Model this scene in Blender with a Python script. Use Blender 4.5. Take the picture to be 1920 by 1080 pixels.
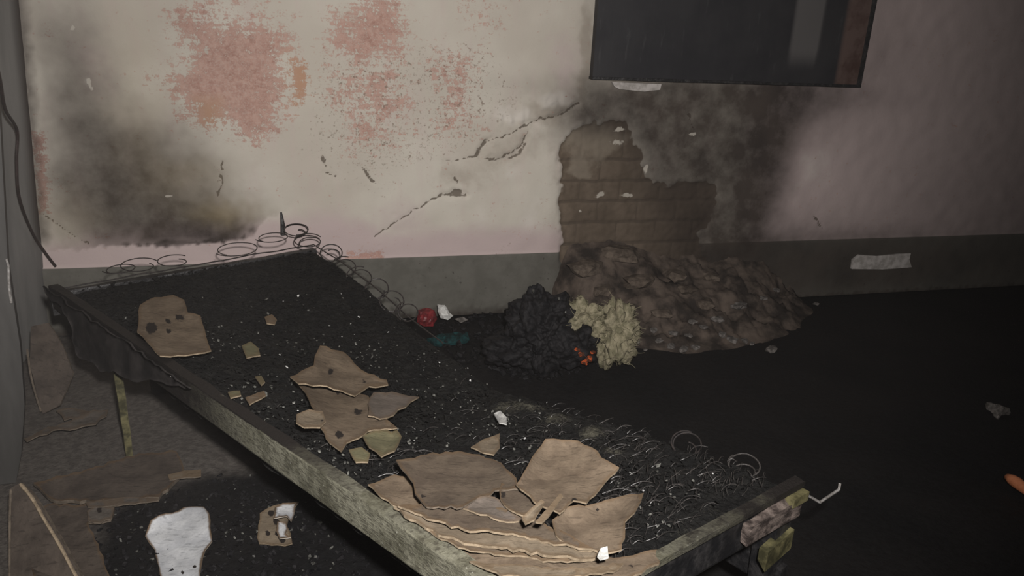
import bpy, math, random
import numpy as np
from mathutils import Vector, noise
from mathutils.geometry import delaunay_2d_cdt
random.seed(7)
D = bpy.data
for o in list(D.objects): D.objects.remove(o)
scn = bpy.context.scene
col = scn.collection

# ------------------------------------------------------------------ camera
F, PITCH, ROLL, H = 1400.0, math.radians(19), math.radians(2.6), 1.5
FW = np.array([0, math.cos(PITCH), -math.sin(PITCH)])
R0 = np.array([1, 0, 0.]); U0 = np.cross(R0, FW)
RT = R0*math.cos(ROLL)+U0*math.sin(ROLL); UP = -R0*math.sin(ROLL)+U0*math.cos(ROLL)
CAM = np.array([0, 0, H])
cd = D.cameras.new('camera'); cam = D.objects.new('camera', cd); col.objects.link(cam)
cd.sensor_width = 36; cd.lens = 36*F/1920; cd.clip_start = .05; cd.clip_end = 50
from mathutils import Matrix
m = Matrix(((RT[0], UP[0], -FW[0], 0), (RT[1], UP[1], -FW[1], 0), (RT[2], UP[2], -FW[2], H), (0, 0, 0, 1)))
cam.matrix_world = m
scn.camera = cam

# ------------------------------------------------------------------ light
w = D.worlds.new('world'); scn.world = w; w.use_nodes = True
w.node_tree.nodes['Background'].inputs[0].default_value = (.55, .6, .65, 1)
w.node_tree.nodes['Background'].inputs[1].default_value = .02
def lamp(name, loc, tgt, watts, size, colr, angle=None, blend=.8):
    ld = D.lights.new(name, 'SPOT'); ld.energy = watts; ld.color = colr
    ld.shadow_soft_size = size; ld.spot_size = math.radians(angle); ld.spot_blend = blend
    o = D.objects.new(name, ld); col.objects.link(o); o.location = loc
    o.rotation_euler = (Vector(tgt)-Vector(loc)).to_track_quat('-Z', 'Y').to_euler()
    return o
lamp('torch_light', (.10, -.05, 1.72), (-.45, 3.6, .72), 470, .04, (1, .955, .92), 112, 1.0)
scn.view_settings.view_transform = 'Standard'; scn.view_settings.look = 'None'
scn.view_settings.gamma = 1; scn.view_settings.use_curve_mapping = False
scn.view_settings.exposure = 0.0
scn.cycles.volume_step_rate = 2.0

# ------------------------------------------------------------------ geometry of the place
def ray(x, y): return FW*F+RT*(x-960)+UP*(540-y)
def atz(x, y, z):
    d = ray(x, y); return CAM+d*((z-H)/d[2])
W0 = atz(850, 590, 0)
WD = np.array([0.96395917, 0.26604744, 0]); WD /= np.linalg.norm(WD)
WN = np.array([WD[1], -WD[0], 0])            # out of the wall, towards the camera
def onplane(x, y, P0, n):
    d = ray(x, y); return CAM+d*(((P0-CAM)@n)/(d@n))
def onwall(x, y, off=0.0): return onplane(x, y, W0+WN*off, WN)
def sz(x, y):
    p = onwall(x, y); return np.array([(p-W0)@WD, p[2]])
def wp(s, z, off=0.0): return W0+WD*s+WN*off+np.array([0, 0, z])

# ------------------------------------------------------------------ helpers
def obj(name, vs, fs, mat, parent=None, origin=None, smooth=False, mats=None, fm=None, attrs=None):
    vs = np.array(vs, dtype=float).reshape(-1, 3)
    if origin is None:
        origin = np.array([vs[:, 0].mean(), vs[:, 1].mean(), vs[:, 2].min()])
    if parent is not None: origin = np.array(parent['_o'])
    me = D.meshes.new(name)
    me.from_pydata([tuple(v) for v in (vs-origin)], [], [tuple(int(i) for i in f) for f in fs])
    for mm in (mats or [mat]): me.materials.append(mm)
    if fm is not None: me.polygons.foreach_set('material_index', [int(i) for i in fm])
    if smooth: me.polygons.foreach_set('use_smooth', [True]*len(me.polygons))
    if attrs:
        for k, a in attrs.items():
            at = me.attributes.new(k, 'FLOAT', 'POINT'); at.data.foreach_set('value', np.asarray(a, dtype=np.float32))
    me.update()
    o = D.objects.new(name, me); col.objects.link(o)
    if parent is None: o.location = origin
    else: o.parent = parent
    o['_o'] = [float(t) for t in origin]
    return o
def empty(name, loc):
    o = D.objects.new(name, None); col.objects.link(o); o.location = loc; o.empty_display_size = .05
    o['_o'] = [float(t) for t in loc]; return o
def tag(o, label, cat, group=None, kind=None):
    if label: o['label'] = label
    if cat: o['category'] = cat
    if group: o['group'] = group
    if kind: o['kind'] = kind
    return o
def tube(pts, r, n=6, closed=False):
    pts = [np.array(p, dtype=float) for p in pts]; vs = []; fs = []; N = len(pts)
    rr = r if hasattr(r, '__len__') else [r]*N
    pu = np.array([0, 0, 1.])
    for i, p in enumerate(pts):
        a = pts[(i-1) % N] if closed or i else pts[0]; b = pts[(i+1) % N] if closed or i < N-1 else pts[-1]
        t = b-a; t /= (np.linalg.norm(t)+1e-9)
        u = pu-t*(pu@t)
        if np.linalg.norm(u) < .1: u = np.cross(t, [1, 0.2, 0])
        u /= np.linalg.norm(u); pu = u; v = np.cross(t, u)
        for k in range(n):
            a_ = 2*math.pi*k/n; vs.append(p+(u*math.cos(a_)+v*math.sin(a_))*rr[i])
    for i in range(N if closed else N-1):
        for k in range(n):
            j = (i+1) % N; fs.append((i*n+k, i*n+(k+1) % n, j*n+(k+1) % n, j*n+k))
    if not closed:
        fs.append(tuple(range(n-1, -1, -1))); fs.append(tuple((N-1)*n+k for k in range(n)))
    return vs, fs
def join(parts):
    vs = []; fs = []
    for v, f in parts:
        b = len(vs); vs += list(v); fs += [tuple(i+b for i in g) for g in f]
    return vs, fs
def beam(a, b, wdt, hgt, side, rag=0.0, nseg=24, seed=0):
    """timber between a and b (top centre line), worn with small dents; side = unit vector across"""
    a = np.array(a, float); b = np.array(b, float); side = np.array(side, float)
    up = np.array([0, 0, 1.]); vs = []; fs = []
    prof = [(-.5, 0), (-.44, .0), (.44, 0), (.5, -.06), (.5, -.94), (.44, -1), (-.44, -1), (-.5, -.94), (-.5, -.5), (-.5, -.06)]
    prof = [(-.44, 0), (.44, 0), (.5, -.06), (.5, -.5), (.5, -.94), (.44, -1), (-.44, -1), (-.5, -.94), (-.5, -.5), (-.5, -.06)]
    n = len(prof)
    for i in range(nseg+1):
        p = a+(b-a)*i/nseg
        for k, (x, z) in enumerate(prof):
            q = p+side*x*wdt+up*z*hgt
            nn = noise.noise(Vector((q[0]*9+seed, q[1]*9, q[2]*9+k)))*rag
            vs.append(q+side*nn*(1 if x > 0 else -1)*.5+up*nn)
    for i in range(nseg):
        for k in range(n): fs.append((i*n+k, (i+1)*n+k, (i+1)*n+(k+1) % n, i*n+(k+1) % n))
    fs.append(tuple(range(n))); fs.append(tuple(nseg*n+k for k in range(n-1, -1, -1)))
    return vs, fs
def box(c, ax, ay, az):
    c = np.array(c, float); vs = []
    for sz_ in (-1, 1):
        for sx, sy in ((-1, -1), (1, -1), (1, 1), (-1, 1)):
            vs.append(c+sx*np.array(ax)+sy*np.array(ay)+sz_*np.array(az))
    return vs, [(0, 3, 2, 1), (4, 5, 6, 7), (0, 1, 5, 4), (1, 2, 6, 5), (2, 3, 7, 6), (3, 0, 4, 7)]

# ------------------------------------------------------------------ materials
class NT:
    def __init__(s, name):
        s.m = D.materials.new(name); s.m.use_nodes = True; s.t = s.m.node_tree; s.n = s.t.nodes; s.l = s.t.links
        s.b = s.n['Principled BSDF']; s.tc = s.n.new('ShaderNodeTexCoord')
    def c(s, a, b): s.l.new(a, b)
    def inp(s, sock, v):
        if isinstance(v, (int, float)): sock.default_value = v
        elif isinstance(v, (tuple, list)): sock.default_value = tuple(v)+((1,) if len(v) == 3 and sock.type == 'RGBA' else ())
        else: s.c(v, sock)
    def noise(s, scale, detail=4, rough=.55, vec=None, stretch=None, dist=0):
        n = s.n.new('ShaderNodeTexNoise'); n.inputs['Scale'].default_value = scale; n.inputs['Detail'].default_value = detail
        n.inputs['Roughness'].default_value = rough; n.inputs['Distortion'].default_value = dist
        v = vec or s.tc.outputs['Object']
        if stretch:
            mp = s.n.new('ShaderNodeMapping'); mp.inputs['Scale'].default_value = stretch; s.c(v, mp.inputs[0]); v = mp.outputs[0]
        s.c(v, n.inputs['Vector']); return n.outputs['Fac']
    def voro(s, scale, feature='F1'):
        n = s.n.new('ShaderNodeTexVoronoi'); n.inputs['Scale'].default_value = scale; n.feature = feature
        s.c(s.tc.outputs['Object'], n.inputs['Vector']); return n
    def attr(s, name):
        n = s.n.new('ShaderNodeAttribute'); n.attribute_name = name; return n.outputs['Fac']
    def math(s, op, a, b=0.0, c=None, clamp=False):
        n = s.n.new('ShaderNodeMath'); n.operation = op; n.use_clamp = clamp; s.inp(n.inputs[0], a); s.inp(n.inputs[1], b)
        if c is not None: s.inp(n.inputs[2], c)
        return n.outputs[0]
    def ramp(s, v, lo, hi, a=0.0, b=1.0):
        n = s.n.new('ShaderNodeMapRange'); n.clamp = True; n.interpolation_type = 'SMOOTHSTEP'
        s.inp(n.inputs[0], v); n.inputs[1].default_value = lo; n.inputs[2].default_value = hi
        n.inputs[3].default_value = a; n.inputs[4].default_value = b; return n.outputs[0]
    def mix(s, f, a, b):
        n = s.n.new('ShaderNodeMix'); n.data_type = 'RGBA'; s.inp(n.inputs[0], f); s.inp(n.inputs[6], a); s.inp(n.inputs[7], b)
        return n.outputs[2]
    def bump(s, h, strength=.4, dist=.01):
        n = s.n.new('ShaderNodeBump'); n.inputs['Strength'].default_value = strength; n.inputs['Distance'].default_value = dist
        s.c(h, n.inputs['Height']); s.c(n.outputs[0], s.b.inputs['Normal'])
    def out(s, colr, rough=.8, spec=.3):
        s.inp(s.b.inputs['Base Color'], colr); s.inp(s.b.inputs['Roughness'], rough)
        s.b.inputs['Specular IOR Level'].default_value = spec; return s.m

def simple(name, c1, c2, scale=20, rough=.85, spec=.2, bump=.3, thr=(.35, .65), stretch=None, detail=5):
    t = NT(name); n = t.noise(scale, detail, .6, stretch=stretch); t.bump(n, bump, .006)
    return t.out(t.mix(t.ramp(n, *thr), c1, c2), rough, spec)

# wall: paint colours, bare plaster, stains of soot, painted light fall-off, worn by noise
def wall_mat():
    t = NT('old_painted_plaster')
    n1 = t.noise(9, 6, .62); n2 = t.noise(38, 5, .65); n3 = t.noise(2.3, 3, .5); nv = t.noise(14, 4, .6, stretch=(1, 1, .22))
    c = t.mix(t.ramp(n3, .35, .7), (.47, .43, .37), (.54, .505, .44))
    c = t.mix(t.ramp(nv, .45, .75, 0, .35), c, (.50, .41, .38))
    pk = t.math('ADD', t.attr('pink'), t.math('MULTIPLY', t.math('SUBTRACT', n1, .5), .5))
    c = t.mix(t.ramp(pk, .25, .75), c, (.47, .385, .372))
    gr = t.math('ADD', t.attr('grime'), t.math('MULTIPLY', t.math('SUBTRACT', n1, .5), .9))
    c = t.mix(t.ramp(gr, .35, .9, 0, .75), c, (.34, .30, .25))
    pl = t.math('ADD', t.attr('pale'), t.math('MULTIPLY', t.math('SUBTRACT', n1, .5), .8))
    c = t.mix(t.ramp(pl, .35, .95, 0, .7), c, (.62, .58, .53))
    rd = t.math('ADD', t.attr('red'), t.math('ADD', t.math('MULTIPLY', t.math('SUBTRACT', n2, .5), 2.0), t.math('MULTIPLY', t.math('SUBTRACT', n1, .5), 1.2)))
    n5 = t.noise(120, 3, .7); nh = t.noise(30, 3, .6, stretch=(.25, .25, 2.2))
    rd = t.math('ADD', rd, t.math('ADD', t.math('MULTIPLY', t.math('SUBTRACT', n5, .5), 1.5), t.math('MULTIPLY', t.math('SUBTRACT', nh, .5), .9)))
    redc = t.mix(t.ramp(n2, .35, .65), (.33, .16, .125), (.45, .27, .22))
    redc = t.mix(t.ramp(t.noise(22, 5, .7), .52, .68, 0, .75), redc, (.27, .115, .085))
    redc = t.mix(t.ramp(n5, .45, .65, 0, .55), redc, (.47, .35, .30))
    redc = t.mix(t.attr('orange'), redc, (.40, .22, .13))
    c = t.mix(t.ramp(rd, .38, .68, 0, .85), c, redc)
    # old dark red paint rim where the top coat flaked
    # specks
    vo = t.voro(46); sp = t.math('ADD', t.attr('speck'), t.math('MULTIPLY', t.math('SUBTRACT', n2, .5), 1.3))
    spm = t.math('MULTIPLY', t.ramp(sp, .55, .75), t.ramp(vo.outputs['Distance'], .35, .2, 0, 1))
    n4 = t.noise(60, 4, .7); spm = t.math('MULTIPLY', t.ramp(sp, .45, .7), t.ramp(n4, .56, .66))
    c = t.mix(t.math('MULTIPLY', spm, .75), c, (.19, .15, .115))
    # dado band
    dd = t.attr('dado'); dc = t.mix(t.ramp(n1, .35, .65), (.10, .096, .083), (.125, .12, .105))
    dc = t.mix(t.ramp(n2, .62, .75), dc, (.05, .045, .04))
    c = t.mix(t.ramp(dd, .4, .6), c, dc)
    # bare mud brick
    bk = t.ramp(t.attr('brick'), .4, .6)
    bc = t.mix(t.ramp(n1, .35, .65), (.13, .10, .072), (.20, .155, .115))
    bc = t.mix(t.ramp(t.attr('mortar'), .3, .7, 0, .75), bc, (.10, .078, .058))
    bc = t.mix(t.ramp(pl, .45, .8, 0, .75), bc, (.32, .275, .215))
    c = t.mix(bk, c, bc)
    # crack
    cr = t.math('SUBTRACT', t.attr('crack'), t.math('MULTIPLY', t.math('SUBTRACT', n2, .5), .9))
    c = t.mix(t.ramp(cr, .55, .75, 0, .85), c, (.10, .08, .06))
    # soot, plus light fall-off painted toward the right end
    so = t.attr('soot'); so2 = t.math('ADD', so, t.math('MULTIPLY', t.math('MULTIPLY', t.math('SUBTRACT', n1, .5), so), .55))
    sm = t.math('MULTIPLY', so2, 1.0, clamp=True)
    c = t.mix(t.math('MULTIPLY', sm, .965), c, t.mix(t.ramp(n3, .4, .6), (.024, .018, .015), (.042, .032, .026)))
    ta = t.attr('tan'); c = t.mix(t.math('MULTIPLY', ta, .5), c, (.36, .29, .17))
    ck = t.math('ADD', t.attr('chip'), t.math('MULTIPLY', t.math('SUBTRACT', n2, .5), .8)); c = t.mix(t.ramp(ck, .45, .6, 0, .8), c, (.42, .39, .34))
    h = t.math('ADD', t.math('MULTIPLY', n2, .5), n1)
    h = t.math('SUBTRACT', h, t.math('MULTIPLY', t.ramp(rd, .4, .6), .25))
    t.bump(h, .35, .006)
    return t.out(c, .88, .15)

M = {}
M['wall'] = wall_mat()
def grey_wall():
    t = NT('grey_side_wall'); n = t.noise(8, 5, .6); v = t.noise(5, 4, .6, stretch=(1, 1, .2))
    c = t.mix(t.ramp(v, .3, .7), (.16, .16, .155), (.25, .245, .235))
    c = t.mix(t.ramp(t.attr('soot'), 0, 1), c, (.05, .038, .032)); t.bump(n, .3, .006); return t.out(c, .85, .2)
M['grey_wall'] = grey_wall()
def floor_mat():
    t = NT('burnt_floor'); n = t.noise(7, 6, .65); n2 = t.noise(45, 5, .7); n3 = t.noise(2.5, 3, .5)
    ash = t.math('ADD', t.attr('dust'), t.math('MULTIPLY', t.math('SUBTRACT', n, .5), .7))
    c = t.mix(t.ramp(n3, .3, .7), (.007, .007, .0075), (.011, .010, .010))
    dust = t.mix(t.ramp(n2, .35, .65), (.062, .055, .05), (.10, .09, .08))
    c = t.mix(t.ramp(ash, .25, .8), c, dust)
    c = t.mix(t.math('MULTIPLY', t.ramp(n2, .66, .74), t.attr('crumb')), c, (.10, .10, .10))
    t.bump(t.math('ADD', n, n2), .5, .01); return t.out(c, t.ramp(n2, .3, .7, .55, .9), .18)
M['floor'] = floor_mat()
def char_mat():
    t = NT('charred_padding'); n = t.noise(14, 6, .7); n2 = t.noise(90, 5, .7); v = t.voro(55)
    c = t.mix(t.ramp(n, .4, .65), (.005, .005, .005), (.012, .0115, .0105))
    c = t.mix(t.ramp(n2, .62, .72), c, (.05, .05, .046))
    fl = t.math('ADD', t.attr('fluff'), t.math('MULTIPLY', t.math('SUBTRACT', n2, .5), .9))
    c = t.mix(t.ramp(fl, .45, .9), c, (.085, .08, .06))
    t.bump(t.math('ADD', t.math('MULTIPLY', n2, 1.3), t.math('ADD', n, v.outputs['Distance'])), 1.0, .012)
    return t.out(c, t.ramp(n2, .35, .65, .5, .95), .22)
M['char'] = char_mat()
def frag_mat(name, c1, c2, burn=.5, streak=(1, 1, 1), rough=.85):
    t = NT(name); n = t.noise(13, 6, .65, stretch=streak); n2 = t.noise(70, 5, .65); n3 = t.noise(5, 3, .5)
    c = t.mix(t.ramp(n, .3, .7), c1, c2)
    c = t.mix(t.ramp(n2, .55, .75, 0, .45), c, tuple(x*.55 for x in c1))
    st = t.noise(16, 4, .6, stretch=(1.5, 9, 2)); c = t.mix(t.ramp(st, .56, .66, 0, .5), c, tuple(x*.5 for x in c1))
    e = t.math('ADD', t.attr('edge'), t.math('MULTIPLY', t.math('SUBTRACT', n, .5), 1.0))
    c = t.mix(t.ramp(e, .55, .95, 0, burn), c, (.10, .06, .028))
    k = t.math('ADD', t.attr('hole'), t.math('MULTIPLY', t.math('SUBTRACT', n2, .5), .8))
    c = t.mix(t.ramp(k, .4, .55), c, (.018, .014, .012))
    t.bump(t.math('ADD', n, t.math('MULTIPLY', n2, .4)), .5, .006); return t.out(c, rough, .2)
M['board'] = frag_mat('tan_fibreboard', (.09, .067, .047), (.155, .119, .084), .45, (1, 1, 1))
M['board_dark'] = frag_mat('smoked_fibreboard', (.062, .047, .035), (.105, .082, .060), .5)
M['board_sooty'] = frag_mat('sooty_fibreboard', (.045, .036, .030), (.082, .066, .054), .5)
M['board_grey2'] = frag_mat('sooty_grey_board', (.07, .06, .052), (.12, .105, .09), .4)
M['board_pale'] = frag_mat('pale_fibreboard', (.125, .099, .070), (.195, .157, .113), .45)
M['board_grey'] = frag_mat('greyish_board', (.095, .080, .067), (.145, .12, .102), .4)
M['olive'] = frag_mat('olive_scrap', (.10, .095, .055), (.16, .145, .085), .4)
M['edge'] = simple('torn_board_edge', (.16, .125, .085), (.27, .215, .15), 60)
M['edge_dark'] = simple('torn_dark_edge', (.08, .065, .05), (.135, .11, .085), 60)
M['paper'] = frag_mat('scorched_white_paper', (.36, .37, .39), (.52, .53, .54), .95)
M['paper_edge'] = simple('paper_edge', (.4, .36, .3), (.5, .46, .4), 60)
def rail_mat():
    t = NT('worn_painted_timber'); n = t.noise(12, 6, .7); n2 = t.noise(55, 5, .7); st = t.noise(22, 5, .65, stretch=(2.2, 2.6, 9))
    c = t.mix(t.ramp(n, .35, .6), (.075, .072, .05), (.17, .165, .125))
    c = t.mix(t.ramp(st, .5, .62, 0, .7), c, (.04, .036, .026))
    c = t.mix(t.ramp(n2, .64, .7, 0, .8), c, (.33, .33, .28))
    ch = t.math('ADD', t.attr('burn'), t.math('MULTIPLY', t.math('SUBTRACT', n, .5), .8))
    c = t.mix(t.ramp(ch, .35, .75), c, (.010, .008, .007))
    t.bump(t.math('ADD', st, n2), .6, .006); return t.out(c, .62, .35)
M['rail'] = rail_mat()
M['char_wood'] = simple('charred_timber', (.006, .006, .007), (.035, .033, .033), 30, .5, .5, .9, (.4, .8))
M['ember_wood'] = simple('scorched_red_wood', (.022, .016, .014), (.15, .12, .105), 34, .7, .3, .8, stretch=(1, 1, 2))
M['olive_wood'] = simple('olive_painted_wood', (.03, .028, .013), (.12, .108, .052), 26, .6, .3, .5)
M['wire'] = simple('burnt_wire', (.012, .010, .010), (.03, .024, .022), 80, .5, .5, .2)
M['wire_grey'] = simple('bare_grey_wire', (.016, .014, .0135), (.055, .05, .047), 80, .4, .5, .2)
M['metal'] = simple('scorched_metal', (.14, .13, .12), (.3, .29, .28), 60, .35, .5, .3)
def glossy_dark():
    t = NT('sooty_board'); n = t.noise(3, 4, .6); n2 = t.noise(30, 5, .6, stretch=(1, 1, .2)); n3 = t.noise(5, 4, .7)
    c = t.mix(t.ramp(n, .35, .65), (.014, .014, .017), (.022, .0215, .024))
    c = t.mix(t.ramp(n2, .62, .72, 0, .35), c, (.05, .05, .052))
    c = t.mix(t.ramp(t.attr('haze'), 0, 1), c, (.088, .083, .082))
    c = t.mix(t.ramp(t.attr('brown'), 0, 1), c, t.mix(t.ramp(n3, .35, .6), (.055, .028, .022), (.10, .065, .055)))
    t.bump(n2, .1, .004); return t.out(c, .55, .35)
M['blackboard'] = glossy_dark()
M['rubble'] = simple('brown_rubble', (.028, .023, .020), (.11, .086, .070), 7, .95, .1, 1.0)
M['chunk'] = simple('plaster_chunk', (.06, .055, .05), (.16, .145, .135), 40, .9, .15, .6)
M['chunk_brown'] = simple('mud_plaster_chunk', (.065, .051, .041), (.125, .10, .08), 30, .95, .1, .7)
M['ash'] = simple('black_ash', (.004, .004, .005), (.014, .013, .014), 40, .7, .18, 1.0)
M['foam'] = simple('singed_foam', (.13, .12, .075), (.27, .24, .165), 34, .95, .1, 1.0)
M['white'] = simple('white_scrap', (.42, .42, .4), (.6, .6, .58), 50, .7, .3, .4)
M['flake'] = simple('ash_flake', (.025, .025, .022), (.15, .15, .135), 60, .5, .5, .4)
M['flake_bright'] = simple('bright_flake', (.3, .3, .3), (.6, .6, .58), 60, .4, .5, .4)
M['red'] = simple('red_plastic', (.07, .01, .012), (.2, .022, .026), 30, .45, .4, .4)
M['teal'] = simple('teal_cloth', (.004, .014, .015), (.007, .042, .044), 30, .8, .2, .4)
M['orange'] = simple('orange_plastic', (.36, .12, .05), (.5, .19, .09), 18, .6, .3, .4)
M['plaster'] = simple('bare_plaster_patch', (.28, .26, .24), (.45, .42, .4), 22, .9, .15, .6)
M['door'] = simple('dark_door_paint', (.035, .034, .032), (.06, .058, .055), 7, .6, .3, .3, stretch=(1, 1, .2))
M['cable'] = simple('black_cable', (.02, .014, .012), (.035, .022, .02), 60, .6, .3, .1)
def ember():
    t = NT('glowing_ember'); n = t.noise(60, 4, .6)
    t.c(t.mix(t.ramp(n, .45, .6), (.02, .004, .001), (1, .16, .03)), t.b.inputs['Emission Color']); t.b.inputs['Emission Strength'].default_value = .30
    return t.out((.05, .02, .012), .9, .1)
M['ember'] = ember()

# ------------------------------------------------------------------ back wall
def seg_dist(P, a, b):
    ab = b-a; L = ab@ab
    tt = np.clip(((P-a)@ab)/L, 0, 1); return np.linalg.norm(P-(a+tt[:, None]*ab), axis=1)
def poly_sdf(P, poly):
    poly = np.array(poly); d = np.full(len(P), 1e9); inside = np.zeros(len(P), bool); n = len(poly)
    for i in range(n):
        a, b = poly[i], poly[(i+1) % n]; d = np.minimum(d, seg_dist(P, a, b))
        c = ((a[1] > P[:, 1]) != (b[1] > P[:, 1]))
        xi = (b[0]-a[0])*(P[:, 1]-a[1])/((b[1]-a[1]) or 1e-9)+a[0]
        inside ^= c & (P[:, 0] < xi)
    return np.where(inside, d, -d)           # positive inside
ds = .009
S0 = sz(60, 480)[0]-.25; S1 = 5.4; ZT = 2.7
ss = np.arange(S0, S1, ds); zz = np.concatenate([np.arange(0, 1.95, ds), np.arange(1.95, ZT+.03, .03)])
ns, nz = len(ss), len(zz)
SS, ZZ = np.meshgrid(ss, zz); P = np.stack([SS.ravel(), ZZ.ravel()], 1)
def pxl(pts): return [sz(*p) for p in pts]
PW = P+np.array([(noise.noise(Vector((p[0]*22, p[1]*22, 8)))*.016+noise.noise(Vector((p[0]*60, p[1]*60, 18)))*.007, noise.noise(Vector((p[0]*22, p[1]*22, 28)))*.016+noise.noise(Vector((p[0]*60, p[1]*60, 38)))*.007) for p in P])
PB = P+np.array([(noise.noise(Vector((p[0]*7, p[1]*7, 48)))*.05+noise.noise(Vector((p[0]*26, p[1]*26, 58)))*.022, noise.noise(Vector((p[0]*7, p[1]*7, 68)))*.05+noise.noise(Vector((p[0]*26, p[1]*26, 78)))*.022) for p in P])
def blob(pts, power=1.0):
    out = np.zeros(len(P))
    for cx, cy, rx, ry, st in pts:
        c = sz(cx, cy); a = abs(sz(cx+rx, cy)[0]-sz(cx-rx, cy)[0])/2; b = abs(sz(cx, cy-ry)[1]-sz(cx, cy+ry)[1])/2
        Pq = PB if a > .04 else PW
        d2 = ((Pq[:, 0]-c[0])/a)**2+((Pq[:, 1]-c[1])/b)**2
        out = 1-(1-out)*(1-st*np.exp(-d2*power))
    return out
def area(polys, soft):
    out = np.zeros(len(P))
    for p in polys: out = np.maximum(out, np.clip(.5+poly_sdf(P, pxl(p))/(2*soft), 0, 1))
    return out
def line(polys, wid):
    out = np.zeros(len(P))
    for p in polys:
        q = pxl(p)
        for a, b in zip(q[:-1], q[1:]): out = np.maximum(out, np.clip(1-seg_dist(PW, a, b)/wid, 0, 1))
    return out
red = area([[(330, 20), (400, 40), (470, 45), (535, 45), (540, 70), (525, 110), (535, 170), (520, 225), (480, 262), (452, 252), (430, 232), (380, 232), (335, 190), (300, 160), (330, 140), (360, 95), (335, 60)]], .10)*1.0
red = np.maximum(red, .80*area([[(615, 40), (650, 10), (690, -10), (750, -10), (765, 60), (760, 120), (690, 125), (640, 110), (612, 90)]], .10))
red = np.maximum(red, .62*area([[(615, 115), (765, 110), (770, 190), (740, 270), (700, 285), (655, 280), (640, 230), (610, 200)]], .10))
red = np.maximum(red, .62*area([[(340, -40), (520, -40), (480, 10), (360, 30)], [(710, 260), (775, 250), (770, 290), (700, 290)]], .10))
red = np.maximum(red, .55*area([[(800, 100), (900, 80), (900, 250), (820, 260)], [(860, -20), (960, -20), (930, 50), (880, 40)]], .10))
red = np.maximum(red, .8*area([[(645, 470), (722, 468), (722, 488), (645, 490)], [(60, 250), (85, 250), (95, 400), (70, 400)]], .02))
red = np.maximum(red, .75*area([[(540, 110), (575, 120), (582, 150), (560, 215), (550, 200)]], .03))
orange = area([[(540, 105), (580, 110), (590, 150), (560, 220), (545, 200)], [(370, 190), (410, 190), (410, 235), (380, 235)]], .05)
pink = np.maximum(area([[(1440, -200), (3000, -200), (3000, 600), (1380, 600)]], .35), area([[(60, 470), (240, 425), (480, 415), (640, 400), (720, 440), (840, 430), (1060, 430), (1060, 520), (60, 520)]], .12))
pink = np.maximum(pink, .55*blob([(1060, 120, 50, 90, 1), (180, 120, 80, 130, .8), (930, 380, 90, 80, .5), (750, 420, 100, 70, .9)]))
pale = blob([(900, 395, 45, 60, .6), (965, 320, 28, 28, .65), (990, 400, 50, 60, .65), (480, 330, 70, 70, .55), (1040, 185, 40, 22, 1), (960, 215, 50, 22, .9), (1530, 310, 60, 90, .6), (1600, 380, 60, 60, .35), (1120, 265, 90, 50, 1.0), (1090, 320, 40, 20, .8), (165, 155, 9, 14, 1), (1295, 250, 12, 7, 1.2), (1130, 365, 12, 9, .9), (1175, 367, 14, 7, .9), (385, 95, 8, 12, .7), (340, 150, 10, 16, .7), (1212, 315, 5, 14, .9), (640, 330, 120, 60, .45)], 1.2)
grime = blob([(1000, 260, 70, 60, .55), (930, 290, 60, 40, .55), (1050, 350, 20, 160, .5), (820, 330, 60, 40, .45), (1100, 100, 14, 170, .9), (540, 260, 60, 60, .25), (1010, 210, 70, 22, .8), (880, 340, 50, 30, .6), (1480, 300, 60, 120, .4), (430, 300, 90, 60, .35), (260, 60, 130, 120, .3), (1560, 400, 60, 50, .4), (700, 60, 300, 50, .2)])
speck = np.maximum(.75*area([[(580, 90), (920, 60), (1000, 200), (880, 300), (700, 350), (560, 300)]], .12), .5*blob([(450, 130, 150, 120, .8), (700, 330, 200, 120, 1), (1560, 260, 80, 120, .8), (120, 450, 60, 30, 1), (410, 330, 12, 50, 1.3), (1290, 300, 60, 80, 1.2), (940, 465, 50, 20, 1.2)]))
brickm = area([[(1052, 262), (1075, 240), (1110, 228), (1165, 228), (1195, 262), (1212, 310), (1225, 345), (1340, 343), (1345, 390), (1310, 440), (1330, 520), (1330, 600), (1060, 600), (1052, 470)]], .012)
nn = np.array([noise.noise(Vector((p[0]*11, p[1]*11, 0))) for p in P]); nb = np.array([noise.noise(Vector((p[0]*34, p[1]*34, 5))) for p in P])
brick = np.clip(area([[(1052, 262), (1075, 240), (1110, 228), (1165, 228), (1195, 262), (1212, 310), (1225, 345), (1340, 343), (1345, 390), (1310, 440), (1330, 520), (1330, 600), (1060, 600), (1052, 470)]], .05)+nn*.35+nb*.2, 0, 1)
brick = np.clip((brick-.5)*3+.5, 0, 1)
zc = [sz(1130, y)[1] for y in (300, 340, 378, 418, 458, 500)]
dm = np.min([np.abs(P[:, 1]-z+nn*.006) for z in zc], axis=0)
sc = sz(1130, 300)[0]; row = np.searchsorted(sorted(zc), P[:, 1])
dj = np.abs(((P[:, 0]-sc+nn*.01+row*.12) % .24)-.12)
mortar = np.clip(1.3-np.minimum(dm/.011, dj/.009+.35), 0, 1)
crack = line([[(700, 442), (722, 432), (745, 415), (760, 402), (790, 386), (815, 372), (832, 364)], [(828, 366), (874, 366)], [(835, 300), (850, 302), (890, 293), (903, 270), (925, 262)], [(925, 262), (960, 250), (985, 235), (1010, 222), (1040, 220), (1085, 195)], [(895, 300), (935, 298), (975, 275), (990, 245)], [(680, 312), (690, 325), (705, 345)], [(1527, 405), (1540, 428)], [(850, 330), (858, 345)], [(418, 300), (412, 350), (408, 370)], [(85, 405), (125, 435), (165, 458)], [(602, 295), (612, 312)], [(605, 322), (632, 330)], [(1290, 210), (1300, 240)]], .012)
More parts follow.
